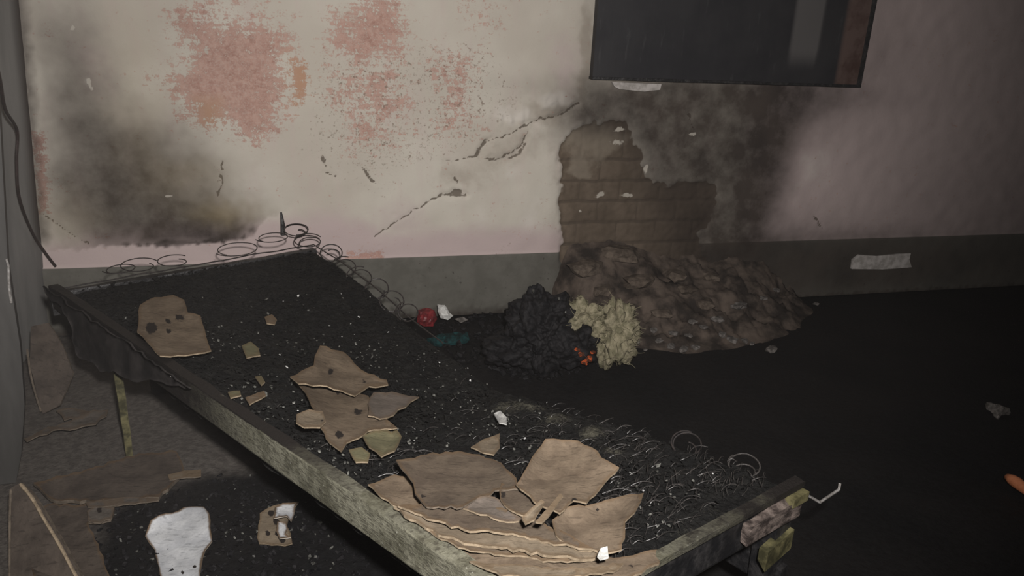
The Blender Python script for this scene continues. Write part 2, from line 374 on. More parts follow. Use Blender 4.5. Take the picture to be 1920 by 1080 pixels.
wide = line([[(835, 366), (860, 362), (873, 364)], [(900, 292), (905, 272), (918, 262)], [(940, 300), (965, 290), (985, 262)], [(1000, 230), (1040, 222), (1080, 200)]], .03)
hol = area([[(826, 368), (845, 360), (852, 353), (862, 352), (868, 360), (878, 369), (850, 371)], [(888, 296), (893, 278), (905, 262), (916, 255), (918, 265), (905, 278), (900, 292)], [(940, 300), (962, 292), (978, 278), (985, 262), (990, 268), (980, 290), (960, 300)], [(848, 328), (856, 330), (860, 342), (850, 340)], [(672, 308), (684, 312), (700, 335), (708, 346), (695, 342), (682, 326)], [(606, 292), (612, 296), (610, 304), (604, 300)], [(912, 300), (930, 292), (928, 300), (915, 306)], [(1536, 425), (1530, 405), (1540, 415), (1546, 432)]], .008)
crack = np.maximum(crack, np.maximum(np.clip(wide*.55, 0, 1), hol*1.0*(.75+.5*nb)))
soot = blob([(225, 330, 115, 110, .72), (150, 190, 70, 120, .58), (120, 60, 80, 90, .38), (290, 400, 130, 60, .8), (380, 410, 100, 45, .85), (440, 422, 36, 26, .75), (330, 310, 90, 60, .5), (190, 390, 80, 90, .6), (260, 300, 120, 90, .45), (160, 260, 70, 120, .4), (330, 60, 120, 90, .12)])
s455 = np.interp(P[:, 0], [sz(100, 470)[0], sz(235, 460)[0], sz(300, 463)[0], sz(465, 447)[0], sz(500, 410)[0], sz(560, 380)[0]], [sz(100, 470)[1]-.0, sz(235, 460)[1], sz(300, 463)[1], sz(465, 450)[1], sz(500, 410)[1], sz(560, 380)[1]])
cut = np.clip((P[:, 1]-s455+nb*.022+nn*.008)/.012+.5, 0, 1)
soot = np.maximum(soot, .74*area([[(110, 60), (175, 70), (185, 170), (205, 225), (310, 290), (400, 350), (465, 400), (472, 425), (445, 460), (240, 470), (205, 440), (165, 370), (125, 290), (105, 180)]], .16))
soot = np.maximum(soot, .92*area([[(235, 370), (300, 345), (370, 355), (430, 380), (470, 408), (478, 425), (450, 470), (240, 475)]], .08))
soot = np.maximum(soot, .95*area([[(300, 430), (370, 440), (430, 410), (472, 410), (470, 430), (450, 470), (240, 475)]], .05))
edge_s = line([[(235, 458), (300, 460), (380, 452), (460, 445), (470, 430)]], .055)
soot = np.maximum(soot, edge_s*.95*np.clip(.8+nb, 0, 1))
soot = np.where(P[:, 0] < sz(620, 400)[0], soot*cut, soot)
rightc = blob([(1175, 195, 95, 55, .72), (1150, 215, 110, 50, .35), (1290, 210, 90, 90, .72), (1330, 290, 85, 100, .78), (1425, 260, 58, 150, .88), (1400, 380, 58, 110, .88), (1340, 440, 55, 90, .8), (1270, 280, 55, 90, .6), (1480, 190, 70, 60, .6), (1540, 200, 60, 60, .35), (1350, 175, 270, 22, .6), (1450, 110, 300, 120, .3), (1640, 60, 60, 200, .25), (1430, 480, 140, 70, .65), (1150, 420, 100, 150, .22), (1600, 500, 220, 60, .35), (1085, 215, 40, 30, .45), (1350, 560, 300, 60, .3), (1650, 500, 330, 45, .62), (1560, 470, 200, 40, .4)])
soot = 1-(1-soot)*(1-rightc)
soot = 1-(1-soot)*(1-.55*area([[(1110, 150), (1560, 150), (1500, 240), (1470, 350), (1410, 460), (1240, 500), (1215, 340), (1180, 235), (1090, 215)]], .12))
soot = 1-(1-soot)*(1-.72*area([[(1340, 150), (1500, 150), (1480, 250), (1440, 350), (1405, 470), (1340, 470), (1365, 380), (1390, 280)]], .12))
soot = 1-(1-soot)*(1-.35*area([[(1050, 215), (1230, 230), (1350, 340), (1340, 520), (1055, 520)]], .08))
soot = np.maximum(soot, np.clip(line([[(28, -100), (60, 250), (78, 440)]], .07), 0, 1)*.75)
soot = 1-(1-soot)*(1-blob([(1120, 40, 22, 180, .25), (1900, 400, 260, 120, .22)]))  # second blob adds to the painted fall-off at the right end
soot = 1-(1-soot)*(1-.6*np.clip((P[:, 0]-2.3)/2.5, 0, 1))  # painted light fall-off: wall colour darkens toward the far right
dz = np.where(P[:, 0] < sz(1200, 470)[0], .342, .368)
dado = np.clip(.5+(dz-P[:, 1]+nn*.002)/.012, 0, 1)
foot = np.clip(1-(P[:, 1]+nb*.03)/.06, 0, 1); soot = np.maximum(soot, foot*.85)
chip = .9*blob([(1297, 251, 11, 6, 1), (1128, 366, 10, 7, 1), (1178, 368, 12, 5, 1), (1212, 318, 4, 12, 1), (168, 157, 6, 12, 1), (315, 369, 12, 4, 1), (140, 55, 5, 10, .9), (387, 93, 6, 9, .9), (1088, 396, 5, 5, .9), (1165, 240, 22, 7, .8), (1160, 275, 26, 14, .75)])
tan = blob([(420, 400, 60, 26, .8), (350, 330, 80, 40, .35), (250, 170, 60, 160, .35), (130, 420, 60, 60, .3)])*cut
off = -.018*brick*(1-.25*nb)-.005*brick*np.clip(mortar, 0, 1)+.004*nn-.010*np.clip(wide*1.2+nb*.6*(wide > 0), 0, 1)-.004*np.clip(crack, 0, 1)
off += .010*dado*(1-brick)
off += .012*blob([(1030, 190, 50, 20, 1), (960, 220, 45, 18, 1), (920, 280, 25, 18, .8)], 1.4)*(.6+nb)
V = W0+P[:, :1]*WD+off[:, None]*WN; V[:, 2] = P[:, 1]
idx = np.arange(ns*nz).reshape(nz, ns)
Fq = np.stack([idx[:-1, :-1], idx[:-1, 1:], idx[1:, 1:], idx[1:, :-1]], -1).reshape(-1, 4)
me = D.meshes.new('wall_back'); nV = len(V)
# back face gives the wall its thickness
Lc = [wp(S0, 0, -.2), wp(S1, 0, -.2), wp(S1, ZT, -.2), wp(S0, ZT, -.2)]
fr = [0+idx[0, 0], idx[0, -1], idx[-1, -1], idx[-1, 0]]
faces = Fq.tolist()+[[nV+3, nV+2, nV+1, nV]]
me.from_pydata([tuple(v) for v in V]+[tuple(v) for v in Lc], [], faces)
me.materials.append(M['wall']); me.polygons.foreach_set('use_smooth', [True]*len(faces))
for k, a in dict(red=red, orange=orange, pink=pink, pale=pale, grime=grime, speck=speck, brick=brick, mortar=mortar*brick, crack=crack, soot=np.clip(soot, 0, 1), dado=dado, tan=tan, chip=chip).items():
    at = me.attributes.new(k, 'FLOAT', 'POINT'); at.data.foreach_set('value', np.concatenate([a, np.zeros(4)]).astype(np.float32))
wb = D.objects.new('wall_back', me); col.objects.link(wb); wb['kind'] = 'structure'

# ------------------------------------------------------------------ left wall, floor, ceiling
CB = onwall(82, 505); CTp = onwall(35, 0)
lean = (CTp-CB)/(CTp[2]-CB[2])
LD = np.array([.20, -.98, 0]); LD /= np.linalg.norm(LD)
vs = []; fs = []; at = []; nu, nw = 40, 60
for j in range(nw+1):
    z = ZT*j/nw
    base = CB+lean*(z-CB[2])
    for i in range(nu+1):
        q = base+LD*(i/nu)**1.5*3.6; vs.append((q[0]+.004*noise.noise(Vector(q*5)), q[1], z))
        d = (i/nu)**1.5*3.6; at.append(max(0, 1-d/.12)*(.9 if z > .45 else .3))
for j in range(nw):
    for i in range(nu): a = j*(nu+1)+i; fs.append((a, a+1, a+nu+2, a+nu+1))
n0 = len(vs)
for z in (0, ZT):
    base = CB+lean*(z-CB[2])
    for q in (base, base+LD*3.6): vs.append((q[0]-.2, q[1]-.02, z)); at.append(0)
fs.append((n0+1, n0, n0+2, n0+3))
wl = obj('wall_left', vs, fs, M['grey_wall'], smooth=False, attrs={'soot': at}); wl['kind'] = 'structure'

fx0, fx1, fy0, fy1 = -3.0, 6.2, -1.2, 5.6; g = .04
xs = np.arange(fx0, fx1, g); ys = np.arange(fy0, fy1, g); vs = []; dust = []; crumb = []
DP = [atz(*p, 0)[:2] for p in [(-200, 640), (120, 600), (250, 640), (330, 760), (520, 870), (330, 905), (300, 925), (200, 960), (150, 1100), (-300, 1100)]]
XY = np.array([(x, y) for y in ys for x in xs])
dust = np.clip(.5+poly_sdf(XY, DP)/.22, 0, 1)
HP = [atz(*p, 0)[:2] for p in [(1050, 600), (1250, 570), (1460, 570), (1440, 640), (1300, 660), (1200, 670)]]
dust = np.maximum(dust, .4*np.clip(.5+poly_sdf(XY, HP)/.3, 0, 1))
crumb = np.clip(.5+poly_sdf(XY, [atz(*p, 0)[:2] for p in [(250, 880), (520, 860), (700, 1000), (760, 1120), (150, 1120), (180, 960)]])/.2, 0, 1)
for x, y in XY: vs.append((x, y, .008*noise.noise(Vector((x*3, y*3, 0)))-.008))
nx, ny = len(xs), len(ys); ii = np.arange(nx*ny).reshape(ny, nx)
fl = obj('floor', vs, np.stack([ii[:-1, :-1], ii[:-1, 1:], ii[1:, 1:], ii[1:, :-1]], -1).reshape(-1, 4), M['floor'], origin=np.zeros(3), smooth=True, attrs={'dust': dust, 'crumb': crumb})
fl['kind'] = 'structure'
v_, f_ = box((1.6, 2.2, ZT+.05), (4.6, 0, 0), (0, 3.4, 0), (0, 0, .05))
ce = obj('ceiling', v_, f_, M['grey_wall'], attrs={'soot': [.8]*8}); ce['kind'] = 'structure'

# ------------------------------------------------------------------ boarded window high on the wall
wr = empty('window_1', wp(sz(1350, 155)[0], 1.27, .02)); wr['kind'] = 'structure'
sL = sz(1105, 147)[0]; sR = sz(1601, 162)[0]; zB = sz(1105, 147)[1]; zTop = zB+.95
nxx, nzz = 90, 40; vs = []; hz = []; br = []
tilt = 0.0
for j in range(nzz+1):
    for i in range(nxx+1):
        s = sL+(sR-sL)*i/nxx; z = zB+(zTop-zB)*j/nzz
        vs.append(wp(s, z, .045+.002*noise.noise(Vector((s*6, z*6, 0)))))
        u = s
        a, b = sz(1477, 60)[0], sz(1530, 60)[0]; hz.append(max(0, min(1, min((u-a)/.02+.5, (b-u)/.02+.5)))*max(0, min(1, (z-zB-.07)/.12)))  # paler upright stripe, fading out near the bottom edge
        a2 = sz(1572, 60)[0]; br.append(max(0, min(1, (u-a2)/.03+.5))*.9)
fs = [(j*(nxx+1)+i, j*(nxx+1)+i+1, (j+1)*(nxx+1)+i+1, (j+1)*(nxx+1)+i) for j in range(nzz) for i in range(nxx)]
nv = len(vs)
for s, z in ((sL, zB), (sR, zB), (sR, zTop), (sL, zTop)): vs.append(wp(s, z, 0)); hz.append(0); br.append(0)
c0, c1, c2, c3 = 0, nxx, nzz*(nxx+1)+nxx, nzz*(nxx+1)
fs += [(nv, nv+1, c1, c0), (nv+1, nv+2, c2, c1), (nv+2, nv+3, c3, c2), (nv+3, nv, c0, c3)]
obj('window_shutter', vs, fs, M['blackboard'], wr, attrs={'haze': hz, 'brown': br})
v1 = beam(wp(sL-.005, zB+.012, .03), wp(sR+.005, zB+.012, .03), .05, .014, WN, .002)
obj('window_sill_strip', *v1, M['char_wood'], wr)
v1 = box(wp(sR-.008, (zB+zTop)/2, .035), WD*.012, WN*.02, (0, 0, (zTop-zB)/2))
obj('window_frame', *v1, M['char_wood'], wr)
a = sz(1130, 158); b = sz(1235, 163)
vs = []
def flat_patch(name, poly, plane_off, thick, mat, parent=None, emat=None):
    """an irregular slab standing out of the back wall"""
    q = [np.append(sz(*p), 0) for p in poly]; n = len(q)
    fr_ = [wp(p[0], p[1], plane_off+thick*(.7+.3*random.random())) for p in q]; bk_ = [wp(p[0], p[1], plane_off) for p in q]
    c_ = sum(q)/n; fr_.append(wp(c_[0], c_[1], plane_off+thick)); 
    vs = fr_+bk_; fs = [(i, (i+1) % n, n) for i in range(n)]+[(i, n+1+i, n+1+(i+1) % n, (i+1) % n) for i in range(n)]
    return obj(name, vs, fs, mat, parent)
trim = flat_patch('trim_1', [(1145, 153), (1180, 155), (1237, 157), (1235, 168), (1205, 171), (1160, 167), (1150, 162)], .002, .022, M['plaster'])
trim['kind'] = 'structure'
pr = flat_patch('plaster_patch', [(1592, 502), (1594, 485), (1606, 476), (1640, 478), (1685, 474), (1702, 473), (1699, 484), (1704, 499), (1650, 503)], .012, .018, M['plaster'])
tag(pr, 'pale strip of torn plaster stuck on the dark band at the right of the wall', 'plaster patch')

# ------------------------------------------------------------------ door leaf at far left and cable
dp = atz(30, 905, 0); dn = np.array([.45, -.89, 0]); dn /= np.linalg.norm(dn)
dr = empty('door_1', (dp[0], dp[1], 0)); dr['kind'] = 'structure'
pts = [(-170, -500), (-60, -500), (-10, 100), (0, 230), (15, 500), (38, 650), (46, 760), (40, 850), (30, 905), (-170, 930)]
q = [onplane(x, y, dp, dn) for x, y in pts]; n = len(q)
vs = q+[p-dn*.04 for p in q]; fs = [tuple(range(n-1, -1, -1)), tuple(range(n, 2*n))]+[(i, (i+1) % n, n+(i+1) % n, n+i) for i in range(n)]
obj('door_leaf', vs, fs, M['door'], dr)
hpts = [onplane(x, y, dp+dn*.02, dn) for x, y in ((12, 485), (16, 500), (17, 540), (21, 568))]  # thin tube put in as the highlight line on the door edge
h_ = tube(hpts, .0035, 8); obj('door_handle', *h_, M['metal'], dr)['label'] = 'thin bright metal pull'
leftn = np.array([LD[1], -LD[0], 0]); leftn = -leftn if leftn[0] < 0 else leftn
def catmull(pts, k=8):
    pts = [np.array(p, float) for p in pts]; out = []
    pp = [pts[0]]+pts+[pts[-1]]
    for i in range(1, len(pp)-2):
        for j in range(k):
            t = j/k; a, b, c, d = pp[i-1:i+3]
            out.append(.5*((2*b)+(-a+c)*t+(2*a-5*b+4*c-d)*t*t+(-a+3*b-3*c+d)*t**3))
    out.append(pts[-1]); return out
cb = CB+WN*.05+leftn*.03
cpx = [(-12, 100), (0, 150), (10, 205), (32, 245), (31, 300), (36, 370), (60, 435), (85, 474), (104, 499)]
cdep = [.9, .8, .6, .35, .33, .3, .12, .05, .02]
cp = [onwall(x, y, o_+.03) for (x, y), o_ in zip(cpx, cdep)]
c_ = tube(catmull(cp, 6), .006, 8)
tag(obj('cable', *c_, M['cable']), 'dark cable hanging down the grey corner at the far left of the wall', 'cable')

# ------------------------------------------------------------------ bed and burnt mattress
ZBED = .52
c00 = atz(90, 535, ZBED); c10 = atz(590, 455, ZBED); c11 = atz(1510, 903, ZBED); c01 = atz(1020, 1171, ZBED)
def bl(u, v): return (c00*(1-u)+c10*u)*(1-v)+(c01*(1-u)+c11*u)*v
sv = [0, .1, .21, .32, .54, .67, .78, .90, 1.0]; sd = [0, .015, .05, .11, .18, .12, .07, .02, 0]
def height(u, v):
    sag = np.interp(v, sv, sd)
    r = u*u*(3-2*u) if 0 <= u <= 1 else (0 if u < 0 else 1)
    mid = .035*math.sin(math.pi*min(1, max(0, u)))*math.sin(math.pi*min(1, max(0, v)))
    return ZBED-.012*(1-r)-sag*r-mid-.015
def inv(x, y):
    u, v = .5, .5
    for _ in range(8):
        p = bl(u, v); e = np.array([x-p[0], y-p[1]])
        du = (c10-c00)*(1-v)+(c11-c01)*v; dv = (c01-c00)*(1-u)+(c11-c10)*u
        J = np.array([[du[0], dv[0]], [du[1], dv[1]]]); s_ = np.linalg.solve(J, e); u += s_[0]; v += s_[1]
    return u, v
def mz(x, y):
    u, v = inv(x, y); return height(min(1, max(0, u)), min(1, max(0, v)))
def onbed(px, py, off=.0):
    z = .5
    for _ in range(12):
        p = atz(px, py, z); z = .5*z+.5*(mz(p[0], p[1])+off)
    return atz(px, py, z)

mt = empty('burnt_mattress', bl(.5, .5)*np.array([1, 1, 0])+np.array([0, 0, .36]))
tag(mt, 'charred black spring mattress lying on the bed, coils bare along its far edges', 'mattress')
nu, nv = 110, 260; vs = []; flf = []
u0, u1 = .035, .985
FL = [(960, 765, 90), (1040, 790, 70), (1110, 815, 60), (1150, 850, 45), (1000, 770, 60), (1340, 960, 60), (1290, 1000, 60)]
FLw = [(onbed(x, y), r_/1400*2.2) for x, y, r_ in FL]
for j in range(nv+1):
    for i in range(nu+1):
        u = u0+(u1-u0)*i/nu; v = .008+(.985-.008)*j/nv
        p = bl(u, v); z = height(u, v)
        n_ = noise.fractal(Vector((p[0]*9, p[1]*9, 1)), .7, 2.1, 5)*.016+abs(noise.noise(Vector((p[0]*38, p[1]*38, 3))))*.016-.008
        ed = min(i, nu-i)/nu*.9; ed2 = min(j, nv-j)/nv*2; e = min(ed, ed2)
        z += n_*min(1, e*25+.25) - .02*math.exp(-e*60)
        # lumps of fluff
        ff = 0
        for q, r_ in FLw: ff = max(ff, math.exp(-((p[0]-q[0])**2+(p[1]-q[1])**2)/(r_*r_)*2.2))
        z += ff*.012
        flf.append(ff*.8*(1-.3*(v > .95))); vs.append((p[0], p[1], z))
        if i in (0, nu) or j in (0, nv): vs[-1] = (p[0]+.004*noise.noise(Vector((i, j, 0))), p[1], z-.004)
W_ = nu+1
fs = [(j*W_+i, j*W_+i+1, (j+1)*W_+i+1, (j+1)*W_+i) for j in range(nv) for i in range(nu)]
loop = [i for i in range(W_)]+[j*W_+nu for j in range(1, nv+1)]+[nv*W_+i for i in range(nu-1, -1, -1)]+[j*W_ for j in range(nv-1, 0, -1)]
b0 = len(vs)
for k in loop:
    x, y, z = vs[k]; vs.append((x, y, z-.075+.02*noise.noise(Vector((x*15, y*15, 0))))); flf.append(0)
for k in range(len(loop)): a, b = k, (k+1) % len(loop); fs.append((loop[b], loop[a], b0+a, b0+b))
fs.append(tuple(b0+k for k in range(len(loop))))
obj('charred_padding', vs, fs, M['char'], mt, smooth=True, attrs={'fluff': flf})

# border wire
def edge_pts(seq, off): 
    return [np.array([*(bl(u, v)[:2]), height(u, v)+off+.008*noise.noise(Vector((u*9, v*9, 7)))]) for u, v in seq]
bw = edge_pts([(.04+.95*t, .005) for t in np.linspace(0, 1, 30)]+[(.99, .005+.985*t) for t in np.linspace(.02, .42, 30)], .012)
obj('border_wire', *tube(bw, .003, 6), M['wire'], mt)
# exposed coils
e_dir = c11-c10; e_dir /= np.linalg.norm(e_dir); en = np.array([e_dir[1], -e_dir[0], 0])
f_dir = c10-c00; f_dir /= np.linalg.norm(f_dir); fn = np.array([f_dir[1], -f_dir[0], 0])
def coil(center, dirv, R_, tiltdeg, turns=2.3, drop=.05, r=.0026, sq=1.0, seed=0):
    rs = random.Random(seed)
    tl = math.radians(tiltdeg); cdir = CAM-center; cdir[2] = 0; cdir /= np.linalg.norm(cdir)
    nrm = np.array([0, 0, 1.])*math.cos(tl)+cdir*math.sin(tl)
    a = dirv-nrm*(dirv@nrm); a /= np.linalg.norm(a); b = np.cross(nrm, a)
    pts = []; N = int(turns*26); ph = rs.random()*6
    for i in range(N+1):
        t = i/N; th = ph+t*turns*2*math.pi; rr = R_*(1-.35*max(0, t-.45)/.55)
        k = max(0, (t-.42)/.58)
        pts.append(center+a*rr*math.cos(th)+b*rr*math.sin(th)*sq-nrm*drop*k)
    return tube(pts, r, 6)
right = [(555, 430, 22, 14), (578, 450, 25, 14), (621, 474, 20, 36), (645, 499, 23, 36), (674, 519, 24, 36), (705, 541, 23, 38), (734, 565, 23, 40), (763, 584, 21, 40)]
for k, (px, py, rp, tl) in enumerate(right):
    cpt = onplane(px, py, c10, en); dist = (cpt-CAM)@FW
    obj('coil_spring', *coil(cpt, e_dir*.25+np.array([.97, .1, 0]), rp*dist/F, tl, 1.45, .02, .0027, seed=k), M['wire'], mt)
far = [(222, 503, 28, 3), (262, 496, 32, 6), (326, 488, 28, 5), (440, 466, 40, 4), (508, 444, 30, 4)]
for k, (px, py, rp, tl) in enumerate(far):
    cpt = onplane(px, py, c00, fn); dist = (cpt-CAM)@FW
    obj('coil_spring', *coil(cpt, f_dir, rp*dist/F, tl, 1.05, .01, .0023, seed=30+k), M['wire'], mt)
# lower coils along the right edge, mostly buried
for k, v in enumerate([.87, .94]):
    p = bl(.975, v); p[2] = height(.98, v)+.006
    obj('coil_spring', *coil(p, e_dir, .034+.008*random.random(), 8+20*random.random(), 2.0, .03, .002, seed=60+k), M['wire_grey'] if k % 2 else M['wire'], mt)
# loose wire strands toward the foot
parts = []
for k in range(700):
    v = 1-abs(random.gauss(0, .16)); u = random.uniform(.12, .97)
    if v < .5 or v > .975: continue
    p = bl(u, v); L = random.uniform(.02, .07); th = random.gauss(.9, .5); c = random.uniform(-12, 12)
    pts = []
    for i in range(7):
        t = (i/6-.5)*L; q = np.array([p[0]+math.cos(th+c*t)*t, p[1]+math.sin(th+c*t)*t, 0])
        uu, vv = inv(q[0], q[1])
        if not (.04 < uu < .98 and .01 < vv < .98): pts = None; break
        q[2] = height(uu, vv)+.013+.007*math.sin(i/6*math.pi); pts.append(q)
    if pts: parts.append(tube(pts, random.uniform(.0005, .0010), 4))
o = obj('wire_tangle', *join(parts), M['wire_grey'], mt); o['kind'] = 'stuff'; o['label'] = 'grey curled strands of burnt wire toward the foot'

def jitter_poly(poly, amp, step):
    out = []; n = len(poly)
    for i in range(n):
        a = np.array(poly[i][:2], float); b = np.array(poly[(i+1) % n][:2], float); L = np.linalg.norm(b-a); k = max(1, int(L/step))
        nr = np.array([-(b-a)[1], (b-a)[0]])/(L+1e-9)
        for j in range(k):
            t = j/k; out.append(a+(b-a)*t+(nr*random.uniform(-amp, amp) if j else 0))
    return out
# scorched cover hanging over the near side of the mattress, its hem torn
sd_v = c01-c00; sdn = np.array([sd_v[1], -sd_v[0], 0]); sdn /= np.linalg.norm(sdn); sdn = sdn if sdn@(CAM-c00)*1 > 0 else -sdn
def hanging(name, poly, P0, n_, mat, parent, label, amp=.012, off=.014):
    pj = jitter_poly(poly, 2.5, 9); k = len(pj); A = np.array(pj); x0, y0 = A.min(0); x1, y1 = A.max(0)
    G = np.array([(x, y) for x in np.arange(x0+2, x1, 6) for y in np.arange(y0+2, y1, 6)]); sdg = poly_sdf(G, A)
    vv, _, ff2, *_r = delaunay_2d_cdt([Vector(p) for p in pj]+[Vector(g) for g, d in zip(G, sdg) if d > 2.5], [], [list(range(k))], 1, 1e-4)
    top = []
    for v in vv:
        q = onplane(v.x, v.y, P0, n_)
        top.append(q+n_*(off+amp*(1+noise.noise(Vector((v.x*.045, v.y*.012, 2)))+.4*noise.noise(Vector((v.x*.13, v.y*.06, 7))))))
    n = len(top); bot = [p-n_*.006 for p in top]; cnt = set()
    for f in ff2:
        for a, b in zip(f, list(f[1:])+[f[0]]): cnt.add((a, b))
    fs = [tuple(f) for f in ff2]+[tuple(i+n for i in f[::-1]) for f in ff2]+[(a, b, b+n, a+n) for a, b in cnt if (b, a) not in cnt]
    o = obj(name, top+bot, fs, mat, parent, smooth=True); o['label'] = label; return o
M['cover'] = simple('scorched_cover', (.012, .011, .011), (.034, .030, .029), 9, .9, .15, .6)
hanging('hanging_cover', [(92, 534), (150, 572), (210, 612), (262, 648), (330, 694), (372, 724), (330, 716), (300, 706), (276, 712), (250, 704), (232, 690), (205, 694), (190, 676), (165, 668), (152, 640), (146, 600), (128, 572), (96, 548)], c00-np.array([0, 0, 0]), sdn, M['cover'], mt, 'scorched dark cover hanging over the side near the head')

# bed frame
bed = empty('wooden_bed', np.array([*bl(.5, .5)[:2], 0]))
tag(bed, 'low wooden bed with a worn grey-green side rail and charred foot', 'bed')
def rail(name, a, b, wdt, hgt, mat, burnf, ztop, side, rag=.006, nseg=60, seed=0):
    a = a.copy(); b = b.copy(); a[2] = b[2] = ztop
    v, f = beam(a, b, wdt, hgt, side, rag, nseg, seed)
    L = np.linalg.norm(b-a); at_ = [burnf(float((np.array(p)-a)@((b-a)/L)/L), (p[2]-ztop)/hgt) for p in v]
    return obj(name, v, f, mat, bed, attrs={'burn': at_})
l_dir = c01-c00; l_dir /= np.linalg.norm(l_dir); ln = np.array([-l_dir[1], l_dir[0], 0]); ln = ln if ln@(c10-c00) > 0 else -ln
g_dir = c11-c01; g_dir /= np.linalg.norm(g_dir); gn = np.array([g_dir[1], -g_dir[0], 0])
rail('side_rail', c00+ln*.018, c01+ln*.018, .036, .088, M['rail'], lambda t, z: max(0, 1.65-t*2.1)+(.45 if z > -.03 else 0), ZBED, ln)['label'] = 'worn grey-green painted side rail nearest the camera'
rail('side_rail', c10-en*.0+(c00-c10)*.02, c11+(c01-c11)*.02, .03, .07, M['char_wood'], lambda t, z: 1, ZBED-.24, en, .003)['label'] = 'charred far side rail'
rail('head_rail', c00, c10, .035, .09, M['char_wood'], lambda t, z: 1, ZBED-.03, fn, .003)
rail('foot_rail', c01-gn*.014, c11-gn*.014, .028, .016, M['rail'], lambda t, z: .30+.5*t, ZBED, -gn, .004)['label'] = 'thin pale foot ledge'
rail('foot_board', c01-gn*.03, c11-gn*.03, .025, .10, M['char_wood'], lambda t, z: 1, ZBED-.021, -gn, .006)['label'] = 'blistered black board below the foot ledge'
a = c11+(c01-c11)*.02+gn*.0; b = c11+(c01-c11)*.27+gn*.0
rail('foot_batten', b, a, .022, .05, M['ember_wood'], lambda t, z: 0, ZBED-.034, -gn, .008, 24)['label'] = 'scorched reddish grey batten at the corner'
cpos = onplane(1462, 1032, c11, gn)
v1 = box(cpos-gn*.012+np.array([0, 0, .01]), g_dir*.05+np.array([0, 0, .012]), gn*.012, (0, 0, .017)); v1 = ([p-(np.array([0, 0, .022]) if (k_ in (2, 3, 1)) else 0) for k_, p in enumerate(v1[0])], v1[1]); obj('corner_block', *v1, M['olive_wood'], bed)['label'] = 'olive corner block'
cpos = c11+(c01-c11)*.04+gn*.004; v1 = box(cpos-np.array([0, 0, .03]), g_dir*.03, gn*.012, (0, 0, .012)); obj('corner_block', *v1, M['olive_wood'], bed)['label'] = 'olive corner block'
def bleg(p, mat, wx=.03, ztop=None, zb=.0):
    zt = (ztop or ZBED-.05); n_ = 14; vs = []; fs = []
    for i in range(n_+1):
        z = zb+(zt-zb)*i/n_; k = wx*(.78+.22*i/n_)
        for sx, sy in ((-1, -1), (1, -1), (1, 1), (-1, 1)):
            q = np.array([p[0], p[1], z])+g_dir*sx*k+gn*sy*k
            q[0] += .003*noise.noise(Vector(q*12)); vs.append(q)
    for i in range(n_):
        for k in range(4): fs.append((i*4+k, i*4+(k+1) % 4, i*4+4+(k+1) % 4, i*4+4+k))
    fs += [(3, 2, 1, 0), tuple(n_*4+k for k in range(4))]
    return obj('leg', vs, fs, mat, bed)
bleg(c11+(c01-c11)*.045-gn*.04, M['char_wood'], .03)
bleg(c01+(c11-c01)*.05-gn*.05, M['char_wood'], .03)
bleg(c10+(c00-c10)*.06-fn*-.05, M['char_wood'], .03, ZBED-.1)
pl_ = c00+(c01-c00)*.13+ln*.05
bleg(c00+(c10-c00)*.30+fn*.05, M['char_wood'], .035, ZBED-.05)
# olive painted post under the side rail
lp = c00+(c01-c00)*.215+ln*.02
o = bleg(lp, M['olive_wood'], .014, ZBED-.085); o['label'] = 'olive painted prop under the side rail'
# thin metal rod sticking out beyond the foot corner
a = onplane(1500, 962, c11, gn); b = onplane(1573, 918, c11, gn)
b = c11+(b-c11)
obj('metal_rod', *tube([c11-gn*.02+np.array([0, 0, -.03]), (a+b)/2+np.array([0, 0, -.004]), b, b+np.array([.004, .01, .012])], .0035, 6), M['metal'], bed)

